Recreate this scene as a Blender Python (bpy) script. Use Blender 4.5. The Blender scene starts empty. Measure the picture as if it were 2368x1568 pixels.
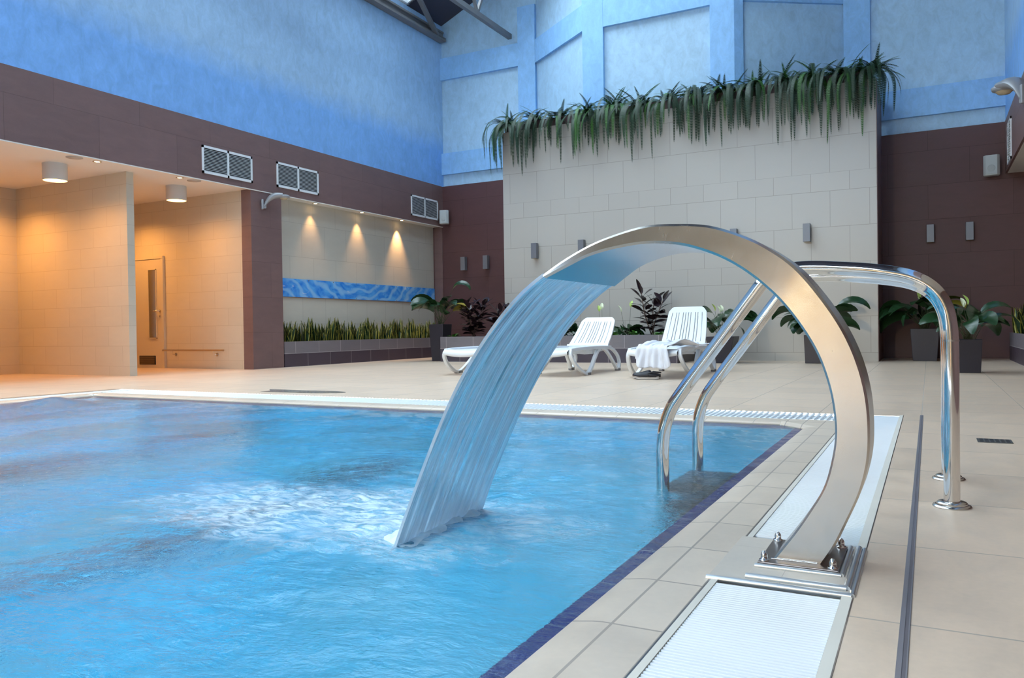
import bpy, bmesh, math, random
from mathutils import Vector, Matrix, noise
random.seed(7)
PI = math.pi
sc = bpy.context.scene
COL = sc.collection

# ------------------------------------------------------------------ camera
def make_camera():
    f, yaw, pitch, roll = 1822.465, 0.486872, -0.0120926, -0.014557
    fw = Vector((-math.sin(yaw) * math.cos(pitch), math.cos(yaw) * math.cos(pitch), math.sin(pitch)))
    r = Vector((math.cos(yaw), math.sin(yaw), 0)); u = r.cross(fw)
    c, s = math.cos(roll), math.sin(roll)
    r2 = c * r + s * u; u2 = -s * r + c * u
    cam = bpy.data.cameras.new('camera'); o = bpy.data.objects.new('camera', cam); COL.objects.link(o)
    m = Matrix((r2, u2, -fw)).transposed().to_4x4(); m.translation = (0, 0, .58)
    o.matrix_world = m
    cam.sensor_width = 36; cam.lens = f / 2368 * 36; cam.clip_start = .02; cam.clip_end = 200
    sc.camera = o
make_camera()

# ------------------------------------------------------------------ light and exposure
sc.view_settings.view_transform = 'Standard'; sc.view_settings.look = 'None'
sc.view_settings.gamma = 1; sc.view_settings.exposure = 0.0
SKY = (0.78, 0.89, 1.0); SKY_STRENGTH = 10.4
w = bpy.data.worlds.new('daylight'); sc.world = w; w.use_nodes = True
w.node_tree.nodes['Background'].inputs[0].default_value = (*SKY, 1)
w.node_tree.nodes['Background'].inputs[1].default_value = SKY_STRENGTH
WARM = (1.0, 0.42, 0.09)
def portal(name, loc, rot, sx, sy):
    l = bpy.data.lights.new(name, 'AREA'); l.shape = 'RECTANGLE'; l.size = sx; l.size_y = sy
    l.cycles.is_portal = True
    o = bpy.data.objects.new(name, l); o.location = loc; o.rotation_euler = rot; COL.objects.link(o)
XL, XR, YB, YF = -9.54, 1.10, 14.80, -7.0      # hall faces
XM = (XL + XR) / 2; EZ = 7.34; SL = .44; RZ = EZ + SL * (XM - XL)
ang = math.atan(SL)
rl = (XM - XL) / math.cos(ang)
portal('daylight_left_slope', ((XL + XM) / 2, (YF + 13.5) / 2, (EZ + RZ) / 2 + .06), (0, -ang, 0), rl, 13.5 - YF)
portal('daylight_right_slope', (XM + 1.05, (YF + 13.5) / 2, RZ - .46 + .1), (0, ang, 0), 1.6, 13.5 - YF)  # portal for the added right-slope roof strip
portal('daylight_gable', (XM, YF - .16, 5.6), (-PI / 2, 0, 0), 8.4, 2.6)

# ------------------------------------------------------------------ node helpers
class NT:
    def __init__(self, name):
        self.m = bpy.data.materials.new(name); self.m.use_nodes = True
        self.t = self.m.node_tree; self.b = self.t.nodes['Principled BSDF']; self.out = self.t.nodes['Material Output']
        self._pos = None
    def n(self, typ, **kw):
        nd = self.t.nodes.new(typ)
        for k, v in kw.items(): setattr(nd, k, v)
        return nd
    def l(self, a, b): self.t.links.new(a, b)
    def put(self, v, sock):
        if isinstance(v, bpy.types.NodeSocket): self.l(v, sock)
        else:
            if sock.type == 'RGBA' and len(v) == 3: v = (*v, 1)
            sock.default_value = v
    def M(self, op, a, b=None, c=None):
        nd = self.n('ShaderNodeMath', operation=op); self.put(a, nd.inputs[0])
        if b is not None: self.put(b, nd.inputs[1])
        if c is not None: self.put(c, nd.inputs[2])
        return nd.outputs[0]
    def pos(self):
        if self._pos is None:
            g = self.n('ShaderNodeNewGeometry'); s = self.n('ShaderNodeSeparateXYZ'); self.l(g.outputs['Position'], s.inputs[0])
            self._pos = (g.outputs['Position'], s.outputs[0], s.outputs[1], s.outputs[2])
        return self._pos
    def objpos(self):
        g = self.n('ShaderNodeTexCoord'); return g.outputs['Object']
    def map(self, vec, scale=(1, 1, 1), rot=(0, 0, 0), loc=(0, 0, 0)):
        m = self.n('ShaderNodeMapping'); self.l(vec, m.inputs[0])
        m.inputs['Scale'].default_value = scale; m.inputs['Rotation'].default_value = rot; m.inputs['Location'].default_value = loc
        return m.outputs[0]
    def noise(self, vec, scale, detail=4, rough=.5, dist=0):
        nd = self.n('ShaderNodeTexNoise'); self.l(vec, nd.inputs['Vector']); nd.inputs['Scale'].default_value = scale
        nd.inputs['Detail'].default_value = detail; nd.inputs['Roughness'].default_value = rough; nd.inputs['Distortion'].default_value = dist
        return nd.outputs['Fac']
    def ramp(self, fac, a, b, lo=0., hi=1.):
        r = self.n('ShaderNodeMapRange', clamp=True); self.l(fac, r.inputs[0])
        r.inputs[1].default_value = lo; r.inputs[2].default_value = hi; r.inputs[3].default_value = a; r.inputs[4].default_value = b
        return r.outputs[0]
    def mix(self, fac, a, b, mode='MIX'):
        nd = self.n('ShaderNodeMix', data_type='RGBA', blend_type=mode)
        self.put(fac, nd.inputs[0]); self.put(a, nd.inputs[6]); self.put(b, nd.inputs[7])
        return nd.outputs[2]
    def set(self, **kw):
        for k, v in kw.items():
            k = {'color': 'Base Color', 'rough': 'Roughness', 'metal': 'Metallic', 'trans': 'Transmission Weight', 'ior': 'IOR',
                 'spec': 'Specular IOR Level', 'sss': 'Subsurface Weight', 'coat': 'Coat Weight', 'emis': 'Emission Color', 'emis_s': 'Emission Strength',
                 'aniso': 'Anisotropic', 'normal': 'Normal', 'alpha': 'Alpha'}[k]
            self.put(v, self.b.inputs[k])
    def bump(self, h, strength=.2, dist=.01):
        nd = self.n('ShaderNodeBump'); nd.inputs['Strength'].default_value = strength; nd.inputs['Distance'].default_value = dist
        self.l(h, nd.inputs['Height']); self.l(nd.outputs[0], self.b.inputs['Normal'])

def plain(name, color, rough=.5, metal=0, var=0., vs=8, bump=0, bs=60, **kw):
    t = NT(name); c = color
    if var:
        f = t.noise(t.objpos(), vs, 5)
        c = t.mix(f, tuple(x * (1 - var) for x in color), tuple(min(1, x * (1 + var)) for x in color))
    t.set(color=c, rough=rough, metal=metal, **kw)
    if bump: t.bump(t.noise(t.objpos(), bs, 3), bump, .004)
    return t.m

def tiles(name, color, axis, tw, th, u0=0, z0=0, grout=(.3, .28, .25), g=.005, rough=.35, half=True, vein=.12, tilevar=.06,
          vertical=True, shift=(), veinscale=(1.2, 1.2, 4), col2=None, gmix=1., veinrot=(.0, .0, .0), bumpy=.25):
    """Stone tiles laid on a wall (axis + z) or on the floor (x + y)."""
    t = NT(name); P, X, Y, Z = t.pos()
    U = X if axis == 'X' else Y
    V = Z if vertical else (Y if axis == 'X' else X)
    for s, d in shift:
        V = t.M('ADD', V, t.M('MULTIPLY', t.M('GREATER_THAN', V, s), d))
    u = t.M('DIVIDE', t.M('SUBTRACT', U, u0), tw); v = t.M('DIVIDE', t.M('SUBTRACT', V, z0), th)
    row = t.M('FLOOR', v)
    if half: u = t.M('ADD', u, t.M('MULTIPLY', t.M('MODULO', t.M('ADD', row, 100), 2), .5))
    du = t.M('ABSOLUTE', t.M('SUBTRACT', t.M('FRACT', u), .5)); dv = t.M('ABSOLUTE', t.M('SUBTRACT', t.M('FRACT', v), .5))
    line = t.M('MAXIMUM', t.M('GREATER_THAN', du, .5 - g / tw / 2), t.M('GREATER_THAN', dv, .5 - g / th / 2))
    cb = t.n('ShaderNodeCombineXYZ'); t.l(t.M('FLOOR', u), cb.inputs[0]); t.l(row, cb.inputs[1])
    wn = t.n('ShaderNodeTexWhiteNoise', noise_dimensions='2D'); t.l(cb.outputs[0], wn.inputs['Vector'])
    vn = t.noise(t.map(P, veinscale, veinrot), 2.2, 8, .62, .6)
    fine = t.noise(P, 60, 3)
    k = t.M('ADD', t.M('MULTIPLY', t.M('SUBTRACT', vn, .5), vein * 2.5), t.M('MULTIPLY', t.M('SUBTRACT', wn.outputs['Value'], .5), tilevar * 2))
    k = t.M('ADD', k, t.M('MULTIPLY', t.M('SUBTRACT', fine, .5), vein * .6))
    k = t.M('ADD', k, 1.0)
    base = t.mix(vn, color, col2 or color)
    cc = t.n('ShaderNodeVectorMath', operation='SCALE'); t.l(base, cc.inputs[0]); t.l(k, cc.inputs['Scale'])
    c = t.mix(t.M('MULTIPLY', line, gmix), cc.outputs[0], grout)
    t.set(color=c, rough=t.M('ADD', t.M('MULTIPLY', line, .3), t.M('ADD', t.M('MULTIPLY', vn, .15), rough - .07)))
    h = t.M('SUBTRACT', t.M('MULTIPLY', vn, .25), line)
    t.bump(h, bumpy, .003)
    return t.m

# ------------------------------------------------------------------ mesh helpers
def link(name, me, mat=None, parent=None, label=None):
    o = bpy.data.objects.new(name, me); COL.objects.link(o)
    if mat is not None:
        for m in (mat if isinstance(mat, (list, tuple)) else [mat]): me.materials.append(m)
    if parent is not None: o.parent = parent
    if label: o['label'] = label
    return o
class MB:
    def __init__(self): self.v = []; self.f = []; self.mi = []; self.sm = []
    def add(self, vs, fs, mi=0, smooth=False):
        k = len(self.v); self.v += [tuple(p) for p in vs]
        for f in fs: self.f.append(tuple(i + k for i in f)); self.mi.append(mi); self.sm.append(smooth)
    def quad(self, a, b, c, d, mi=0): self.add([a, b, c, d], [(0, 1, 2, 3)], mi)
    def box(self, x0, x1, y0, y1, z0, z1, mi=0, M=None):
        vs = [(x, y, z) for z in (z0, z1) for y in (y0, y1) for x in (x0, x1)]
        if M: vs = [M @ Vector(p) for p in vs]
        self.add(vs, [(0, 2, 3, 1), (4, 5, 7, 6), (0, 1, 5, 4), (2, 6, 7, 3), (0, 4, 6, 2), (1, 3, 7, 5)], mi)
    def tube(self, pts, r, n=12, mi=0, caps=True, closed=False):
        pts = [Vector(p) for p in pts]; rs = r if isinstance(r, (list, tuple)) else [r] * len(pts)
        T = [(pts[min(i + 1, len(pts) - 1)] - pts[max(i - 1, 0)]).normalized() for i in range(len(pts))]
        a = Vector((0, 0, 1)) if abs(T[0].z) < .9 else Vector((1, 0, 0))
        N = (a - T[0] * a.dot(T[0])).normalized(); vs = []
        for i, p in enumerate(pts):
            N = (N - T[i] * N.dot(T[i])).normalized(); B = T[i].cross(N)
            for k in range(n):
                q = 2 * PI * k / n; vs.append(p + rs[i] * (math.cos(q) * N + math.sin(q) * B))
        fs = []
        for i in range(len(pts) - 1):
            for k in range(n):
                fs.append((i * n + k, i * n + (k + 1) % n, (i + 1) * n + (k + 1) % n, (i + 1) * n + k))
        self.add(vs, fs, mi, True)
        if caps:
            self.add(vs[:n], [tuple(range(n - 1, -1, -1))], mi); self.add(vs[-n:], [tuple(range(n))], mi)
    def lathe(self, prof, c=(0, 0, 0), n=24, mi=0, M=None, smooth=True):
        vs = []
        for r, z in prof:
            for k in range(n):
                q = 2 * PI * k / n; vs.append(Vector((r * math.cos(q), r * math.sin(q), z)))
        if M: vs = [M @ p for p in vs]
        vs = [p + Vector(c) for p in vs]
        fs = [(i * n + k, i * n + (k + 1) % n, (i + 1) * n + (k + 1) % n, (i + 1) * n + k) for i in range(len(prof) - 1) for k in range(n)]
        self.add(vs, fs, mi, smooth)
        for i, rev in ((0, True), (len(prof) - 1, False)):
            if prof[i][0] > 1e-4:
                rr = list(range(n)); rr = rr[::-1] if rev else rr
                self.add([vs[i * n + k] for k in range(n)], [tuple(range(n))] if not rev else [tuple(range(n - 1, -1, -1))], mi)
    def prism(self, poly, fn, d0, d1, mi=0, smooth=False):
        """poly in 2D, fn(u, v, d) -> 3D"""
        n = len(poly); vs = [fn(u, v, d0) for u, v in poly] + [fn(u, v, d1) for u, v in poly]
        self.add(vs, [tuple(range(n - 1, -1, -1)), tuple(range(n, 2 * n))], mi)
        self.add(vs, [(i, (i + 1) % n, n + (i + 1) % n, n + i) for i in range(n)], mi, smooth)
    def grid(self, P, mi=0, smooth=True):
        a, b = len(P), len(P[0])
        self.add([p for r in P for p in r], [(i * b + j, i * b + j + 1, (i + 1) * b + j + 1, (i + 1) * b + j) for i in range(a - 1) for j in range(b - 1)], mi, smooth)
    def mesh(self, name, weld=False):
        me = bpy.data.meshes.new(name); me.from_pydata(self.v, [], self.f)
        for p, mi, s in zip(me.polygons, self.mi, self.sm): p.material_index = mi; p.use_smooth = s
        if weld:
            bm = bmesh.new(); bm.from_mesh(me); bmesh.ops.remove_doubles(bm, verts=bm.verts, dist=1e-5); bm.to_mesh(me); bm.free()
        me.update(); return me
    def build(self, name, mat, parent=None, label=None, weld=False, bevel=0, seg=2):
        o = link(name, self.mesh(name, weld or bevel > 0), mat, parent, label)
        if bevel:
            b = o.modifiers.new('bevel', 'BEVEL'); b.width = bevel; b.segments = seg; b.limit_method = 'ANGLE'; b.angle_limit = .6
        return o
def tag(o, label, cat, group=None, kind=None):
    if label: o['label'] = label
    if cat: o['category'] = cat
    if group: o['group'] = group
    if kind: o['kind'] = kind
    return o
def thing(name, label, cat, loc=(0, 0, 0), rz=0, group=None):
    o = bpy.data.objects.new(name, None); COL.objects.link(o); o.location = loc; o.rotation_euler = (0, 0, rz)
    o.empty_display_size = .1
    return tag(o, label, cat, group)
def struct(name, mb, mat, parent=None, **kw):
    o = mb.build(name, mat, parent, **kw)
    if parent is None: o['kind'] = 'structure'
    return o
def copy_tree(o, parent=None):
    c = o.copy(); COL.objects.link(c); c.parent = parent
    for ch in list(o.children): copy_tree(ch, c)
    return c
def smooth_path(pts, n=8):
    P = [Vector(p) for p in pts]; out = []
    for i in range(len(P) - 1):
        p0, p1, p2, p3 = P[max(i - 1, 0)], P[i], P[i + 1], P[min(i + 2, len(P) - 1)]
        for k in range(n):
            t = k / n
            out.append(.5 * ((2 * p1) + (p2 - p0) * t + (2 * p0 - 5 * p1 + 4 * p2 - p3) * t * t + (3 * p1 - p0 - 3 * p2 + p3) * t ** 3))
    out.append(P[-1]); return out

# ------------------------------------------------------------------ materials
def m_blue(name, base, dark, panel=False):
    t = NT(name); P, X, Y, Z = t.pos()
    big = t.noise(P, 1.1, 6, .6, .4); mott = t.noise(t.map(P, (1, 1, .6)), 7, 8, .68, .8); fine = t.noise(P, 34, 4, .6)
    if not panel:      # deeper blue lower down, with a soft ragged edge
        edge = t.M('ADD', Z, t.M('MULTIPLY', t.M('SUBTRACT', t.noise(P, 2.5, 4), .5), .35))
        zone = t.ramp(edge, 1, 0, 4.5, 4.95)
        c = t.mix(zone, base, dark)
    else: c = t.mix(big, base, dark)
    k = t.M('ADD', .53, t.M('ADD', t.M('MULTIPLY', mott, .62), t.M('ADD', t.M('MULTIPLY', fine, .16), t.M('MULTIPLY', big, .2))))
    s = t.n('ShaderNodeVectorMath', operation='SCALE'); t.l(c, s.inputs[0]); t.l(k, s.inputs['Scale'])
    t.set(color=s.outputs[0], rough=t.ramp(mott, .42, .62), spec=.4)
    t.bump(t.M('ADD', mott, t.M('MULTIPLY', fine, .3)), .25, .01)
    return t.m
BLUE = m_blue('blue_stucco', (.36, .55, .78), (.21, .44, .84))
BLUE_P = m_blue('blue_stucco_panel', (.42, .62, .78), (.38, .58, .78), True)
BLUE_F = m_blue('blue_stucco_frame', (.29, .54, .84), (.26, .50, .84), True)
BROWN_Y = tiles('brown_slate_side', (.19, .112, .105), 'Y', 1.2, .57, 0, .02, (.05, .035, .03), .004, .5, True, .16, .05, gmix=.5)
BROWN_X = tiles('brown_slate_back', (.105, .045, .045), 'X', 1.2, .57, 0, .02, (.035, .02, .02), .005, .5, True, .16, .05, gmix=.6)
CREAM = tiles('cream_stone_slab', (.50, .475, .43), 'X', .575, .57, -6.84 + .2875, .14, (.30, .27, .235), .008, .28, True, .010, .02,
              shift=((1.57, .28), (3.28, .28)), veinscale=(.8, .8, 2.6), veinrot=(0, .5, 0), gmix=.8, bumpy=.015)
CREAM_Y = tiles('cream_stone_side', (.60, .56, .48), 'Y', .60, .59, .1, .14, (.34, .3, .25), .006, .35, True, .05, .02, gmix=.6)
CREAM_X = tiles('cream_stone_alcove', (.62, .56, .45), 'X', .60, .285, .1, .14, (.38, .3, .2), .005, .35, True, .04, .02, gmix=.5)
PLAIN_CREAM = plain('cream_plaster', (.70, .66, .58), .6, var=.03)
SOFFIT = plain('white_soffit_paint', (.78, .74, .68), .6, var=.02, vs=3)
WHITE = plain('white_lacquer', (.80, .83, .86), .3)
GREYP = plain('grey_lamp_metal', (.20, .21, .24), .4, .3)
GREY_L = plain('light_grey_metal', (.36, .37, .39), .4, .3)
DARK = plain('dark_void', (.015, .015, .02), .7)
STEELP = plain('polished_steel', (.72, .70, .68), .055, 1.0, bump=0)
SATIN = plain('satin_steel', (.62, .60, .57), .2, 1.0)
def m_brushed():
    t = NT('brushed_steel'); o = t.objpos()
    n1 = t.noise(t.map(o, (6, 6, 6)), 4, 5, .6); n2 = t.noise(t.map(o, (4, 90, 4)), 9, 3, .6)
    t.set(color=t.mix(n1, (.52, .495, .46), (.63, .605, .57)), rough=t.M('ADD', t.ramp(n1, .17, .27), t.M('MULTIPLY', n2, .06)), metal=1.0)
    t.bump(n2, .05, .002); return t.m
BRUSH = m_brushed()
DARKSTEEL = plain('tarnished_steel', (.22, .19, .18), .3, 1.0, var=.3, vs=30)
FLOOR = tiles('beige_deck_tiles', (.72, .565, .43), 'Y', .60, .60, 2.29 - .6, -.045, (.38, .33, .28), .006, .34, False, .20, .05,
              vertical=False, veinscale=(4, 2.2, 1), col2=(.66, .50, .37), gmix=.8, bumpy=.18)
COPING = tiles('coping_tiles', (.62, .515, .41), 'Y', .295, .105, 1.45, -.555, (.33, .28, .24), .006, .34, False, .14, .06, vertical=False, gmix=.9,
               veinscale=(3, 3, 3), bumpy=.18)
COPING_X = tiles('coping_tiles_far', (.62, .515, .41), 'X', .295, .30, -.66, 4.93, (.36, .32, .27), .006, .34, False, .12, .05, vertical=False, gmix=.8)
GRATE = plain('white_grate_plastic', (.80, .84, .87), .35, var=.03)
GROOVE = plain('gutter_grey', (.48, .53, .58), .6)  # plain blue-grey for the gutter channel floor
NAVY = tiles('navy_mosaic', (.014, .016, .19), 'Y', .295, .30, 1.45, 0, (.12, .12, .26), .006, .25, False, .1, .1, vertical=False)
POOLB = tiles('pool_blue_tiles', (.26, .80, .98), 'Y', .25, .25, 0, 0, (.4, .75, .95), .006, .4, False, .06, .03, vertical=False)
POOLW = plain('pool_blue_wall', (.26, .80, .98), .4, var=.05)
GREY_UP_X = tiles('grey_planter_tiles', (.19, .175, .19), 'X', .58, 1, -8.05 + .13, 0, (.42, .38, .38), .008, .45, False, .1, .06)
GREY_LO_X = tiles('dark_planter_tiles', (.075, .062, .082), 'X', .58, 1, -8.05 + .42, 0, (.34, .3, .32), .008, .45, False, .1, .06)
GREY_UP_Y = tiles('grey_planter_tiles_side', (.19, .165, .18), 'Y', .58, 1, 9.86 + .28, 0, (.42, .38, .38), .008, .45, False, .1, .06)
GREY_LO_Y = tiles('dark_planter_tiles_side', (.065, .045, .062), 'Y', .58, 1, 9.86, 0, (.30, .26, .28), .008, .45, False, .1, .06)
SOIL = plain('potting_soil', (.03, .02, .015), .9, var=.4, vs=30)
POT = plain('dark_planter_plastic', (.035, .032, .045), .38)
LOUNGE = plain('white_resin', (.80, .84, .88), .38)
RUBBER = plain('grey_rubber', (.25, .25, .26), .7)
ROOFM = plain('roof_dark_panel', (.045, .04, .06), .7, var=.1)
BEAM = plain('grey_painted_steel', (.17, .165, .17), .5, var=.12)
def leafm(name, a, b, rough=.4, scale=6, trans=.0):
    t = NT(name); f = t.noise(t.objpos(), scale, 5, .6)
    t.set(color=t.mix(f, a, b), rough=rough, spec=.5)
    return t.m
FERN = leafm('fern_green', (.008, .024, .013), (.022, .062, .022), .5, 3)
FERN_L = leafm('fern_light_green', (.022, .085, .012), (.05, .17, .025), .5, 3)
LILY = leafm('peace_lily_green', (.010, .032, .014), (.022, .065, .020), .25, 4)
LILY_Y = leafm('yellowing_leaf', (.16, .17, .02), (.35, .24, .03), .4, 5)
RUBB = leafm('rubber_plant_leaf', (.014, .016, .022), (.040, .014, .020), .22, 5)
STEM = plain('plant_stem', (.045, .06, .02), .5)
STEM_B = plain('woody_stem', (.10, .055, .04), .6)
HOSTA = leafm('bright_green_leaf', (.06, .19, .03), (.13, .34, .06), .45, 12)
FLOWER = plain('white_spathe', (.75, .80, .55), .45)
FLOWER_G = plain('greenish_spathe', (.45, .60, .15), .45)
def m_snake():
    t = NT('snake_plant_leaf'); u = t.n('ShaderNodeUVMap'); s = t.n('ShaderNodeSeparateXYZ'); t.l(u.outputs[0], s.inputs[0])
    e = t.M('ABSOLUTE', t.M('SUBTRACT', s.outputs[0], .5))
    band = t.noise(t.map(t.objpos(), (3, 3, 26)), 3, 3)
    c = t.mix(t.ramp(band, 0, 1, .35, .65), (.010, .030, .012), (.026, .060, .024))
    t.set(color=t.mix(t.M('GREATER_THAN', e, .34), c, (.40, .36, .07)), rough=.35); return t.m
SNAKE = m_snake()
def emitter(name, color, s):
    t = NT(name); t.set(color=(.8, .8, .8), emis=color, emis_s=s); return t.m
LAMP_E = emitter('warm_lamp_glow', (1, .66, .26), 5)
SPOT_E = emitter('warm_spot_glow', (1, .66, .28), 6)
LENS_E = plain('lamp_lens', (.55, .45, .3), .15)
def m_glass():
    t = NT('roof_glass'); tr = t.n('ShaderNodeBsdfTransparent'); gl = t.n('ShaderNodeBsdfGlossy'); mx = t.n('ShaderNodeMixShader')
    fr = t.n('ShaderNodeFresnel'); fr.inputs[0].default_value = 1.3; gl.inputs['Roughness'].default_value = .02
    tr.inputs[0].default_value = (.92, .96, .97, 1)
    t.l(fr.outputs[0], mx.inputs[0]); t.l(tr.outputs[0], mx.inputs[1]); t.l(gl.outputs[0], mx.inputs[2]); t.l(mx.outputs[0], t.out.inputs[0])
    return t.m
GLASS = m_glass()

# ------------------------------------------------------------------ pool constants
PX0, PX1, PY1, PY0 = -7.30, -.645, 4.93, -2.5
WZ = -.018
FALL = (-1.34, 2.02)

# ------------------------------------------------------------------ setting: floor
fl = MB()
def fq(x0, x1, y0, y1, z=0): fl.quad((x0, y0, z), (x1, y0, z), (x1, y1, z), (x0, y1, z))
GX0, GX1 = -.430, -.170          # right hand gutter
fq(-.148, 3.2, YF, 5.58)         # right deck
fq(-7.80, 3.2, 5.58, YB); fq(-14.2, -7.80, YF, YB)
fq(-7.80, -.148, YF, PY0 - .45)
fq(-7.80, -7.66, PY0 - .45, 5.58)
fq(-7.66, -.148, 5.50, 5.58)
struct('floor', fl, FLOOR)
# coping around the pool
cp = MB()
def coping_strip(mb, a, b, outward, width=.20, mi=0):
    """a->b pool edge; rounded lip dipping under the water, then flat"""
    prof = [(-.004, -.060), (.0, -.015), (.006, -.009), (.05, -.002), (.07, 0), (width, 0)]
    rows = [[Vector(p) + Vector(outward) * d + Vector((0, 0, z)) for d, z in prof] for p in (a, b)]
    mb.grid(rows, mi)
yc = [PY0 + i * .25 for i in range(int((4.78 - PY0) / .25) + 1)] + [4.78]
for i in range(len(yc) - 1): coping_strip(cp, (PX1, yc[i], 0), (PX1, yc[i + 1], 0), (1, 0, 0), .199)
cp.quad((PX1, 4.78, -.06), (PX1 - .15, PY1, -.06), (PX1 - .15, PY1, -.014), (PX1, 4.78, -.014))
cp.add([(PX1, 4.78, -.014), (PX1 + .07, 4.78, 0), (PX1 - .15, PY1 + .07, 0), (PX1 - .15, PY1, -.014)], [(0, 1, 2, 3)])
cp.add([(PX1 + .07, 4.78, 0), (PX1 + .199, 4.78, 0), (PX1 + .199, 5.12, 0), (PX1 - .15, 5.12, 0), (PX1 - .15, PY1 + .07, 0)], [(0, 1, 2, 3, 4)])
struct('trim_1', cp, COPING)
cf = MB()
coping_strip(cf, (PX0, PY1, 0), (PX1 - .15, PY1, 0), (0, 1, 0), .19)
coping_strip(cf, (PX0, PY0, 0), (PX0, PY1, 0), (-1, 0, 0), .16)
cf.quad((PX0, PY1, 0), (PX0, PY1 + .19, 0), (PX0 - .16, PY1 + .19, 0), (PX0 - .16, PY1, 0))
cf.quad((PX0, PY0, 0), (PX1, PY0, 0), (PX1, PY0 - .16, 0), (PX0, PY0 - .16, 0))
struct('trim_2', cf, COPING_X)
# basin
bs = MB(); D = -1.3
bs.quad((PX0, PY0, D), (PX1, PY0, D), (PX1, PY1, D), (PX0, PY1, D), 0)
for a, b in (((PX0, PY0), (PX1, PY0)), ((PX1, PY0), (PX1, PY1)), ((PX1, PY1), (PX0, PY1)), ((PX0, PY1), (PX0, PY0))):
    bs.quad((*a, D), (*b, D), (*b, -.12), (*a, -.12), 1)
L = .052                           # submerged navy ledge
for x0, x1, y0, y1 in ((PX1 - L, PX1 + .002, PY0, PY1), (PX0, PX0 + L, PY0, PY1), (PX0, PX1, PY1 - L, PY1), (PX0, PX1, PY0, PY0 + L)):
    bs.box(x0, x1, y0, y1, -.13, -.034, 2)
def floor_line(a, b, w_):
    A, B = Vector((*a, D + .004)), Vector((*b, D + .004)); n_ = (B - A).normalized().cross(Vector((0, 0, 1))) * w_ / 2
    bs.quad(A + n_, B + n_, B - n_, A - n_, 3)
floor_line((-3.04, .2), (-3.04, 4.3), .28); floor_line((-4.87, .2), (-4.87, 4.3), .28)
struct('pool_basin', bs, [POOLB, POOLW, NAVY, plain('dark_floor_tiles', (.05, .03, .06), .5)])

# water --------------------------------------------------------------
def m_water():
    t = NT('pool_water'); P, X, Y, Z = t.pos()
    dx = t.M('DIVIDE', t.M('SUBTRACT', X, FALL[0] - .42), .84); dy = t.M('DIVIDE', t.M('SUBTRACT', Y, FALL[1] + .02), .40)
    wob = t.noise(P, 3.2, 5, .65, .5)
    r = t.M('SQRT', t.M('ADD', t.M('POWER', dx, 2), t.M('POWER', dy, 2)))
    r = t.M('ADD', r, t.M('MULTIPLY', t.M('SUBTRACT', wob, .5), 1.7))
    fm = t.ramp(r, 1, 0, .35, 1.15)
    lace = t.ramp(t.noise(t.map(P, (1, 2.2, 1)), 11, 6, .62, 1.4), 0, 1, .40, .62)
    foam = t.M('MULTIPLY', fm, t.M('ADD', .12, t.M('MULTIPLY', lace, .64)))
    # bubbles carried in the water, less at the edges
    XW = t.M('ADD', X, t.M('MULTIPLY', t.M('SUBTRACT', t.noise(t.map(P, (1, 1, 1)), 14, 3), .5), .05)); d1 = t.M('MULTIPLY', t.ramp(XW, 1, 0, PX1 - .07, PX1 - .047), t.ramp(X, 1, .38, PX1 - .65, PX1 - .15)); d2 = t.ramp(Y, 1, 0, PY1 - .25, PY1 - .05); d3 = t.ramp(X, 0, 1, PX0 + .05, PX0 + .3)
    milky = t.M('MULTIPLY', t.M('MULTIPLY', d1, d2), t.M('MULTIPLY', d3, t.ramp(t.noise(P, 1.6, 3), .12, .70, .40, .60)))
    t.set(color=(.075, .42, .78), rough=.045, ior=1.33, trans=1.0)
    turb = t.n('ShaderNodeBsdfPrincipled'); turb.inputs['Roughness'].default_value = .10; turb.inputs['Specular IOR Level'].default_value = .45; turb.inputs['IOR'].default_value = 1.33
    t.put(t.mix(t.noise(P, 1.3, 4), (.020, .33, .62), (.034, .40, .70)), turb.inputs['Base Color'])
    fo = t.n('ShaderNodeBsdfPrincipled'); fo.inputs['Base Color'].default_value = (.74, .86, .95, 1); fo.inputs['Roughness'].default_value = .4
    t.set(color=(.50, .92, 1.0))
    # ripples
    rp = t.noise(t.map(P, (1, 1.7, 1), (0, 0, .15)), 15, 5, .6, .4); rp2 = t.noise(t.map(P, (1, 1.6, 1)), 46, 4, .6, .4)
    bp = t.n('ShaderNodeBump'); bp.inputs['Strength'].default_value = .7; bp.inputs['Distance'].default_value = .012
    t.l(t.M('ADD', rp, t.M('MULTIPLY', rp2, .25)), bp.inputs['Height'])
    for nd in (t.b, turb, fo): t.l(bp.outputs[0], nd.inputs['Normal'])
    m1 = t.n('ShaderNodeMixShader'); t.l(milky, m1.inputs[0]); t.l(t.b.outputs[0], m1.inputs[1]); t.l(turb.outputs[0], m1.inputs[2])
    m2 = t.n('ShaderNodeMixShader'); t.l(foam, m2.inputs[0]); t.l(m1.outputs[0], m2.inputs[1]); t.l(fo.outputs[0], m2.inputs[2])
    t.l(m2.outputs[0], t.out.inputs[0]); return t.m
WATER = m_water()
def wave(x, y):
    n = noise.noise
    h = .0075 * n((x * 1.1, y * 1.6, 0)) + .0055 * n((x * 3.1 + 4, y * 4.4, 1.3)) + .0042 * n((x * 7.3, y * 10 + 2, 2.2)) + .0022 * n((x * 16, y * 22, 5))
    d = math.hypot(x - FALL[0] + .25, y - FALL[1])
    h += .013 * math.exp(-(d / .85) ** 2) * n((x * 8, y * 9, 7)) + .006 * math.exp(-(d / .9) ** 2) * n((x * 20, y * 22, 8))
    dj = math.hypot((x + 6.75) / .30, (y - 4.2) / .22); h += .065 * math.exp(-dj * dj) + .006 * math.exp(-(dj / 2.4) ** 2) * n((x * 9, y * 9, 3))
    e = min(abs(x - PX1) / .35, abs(PY1 - y) / .35, 1); h *= .25 + .75 * e
    return h
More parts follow.
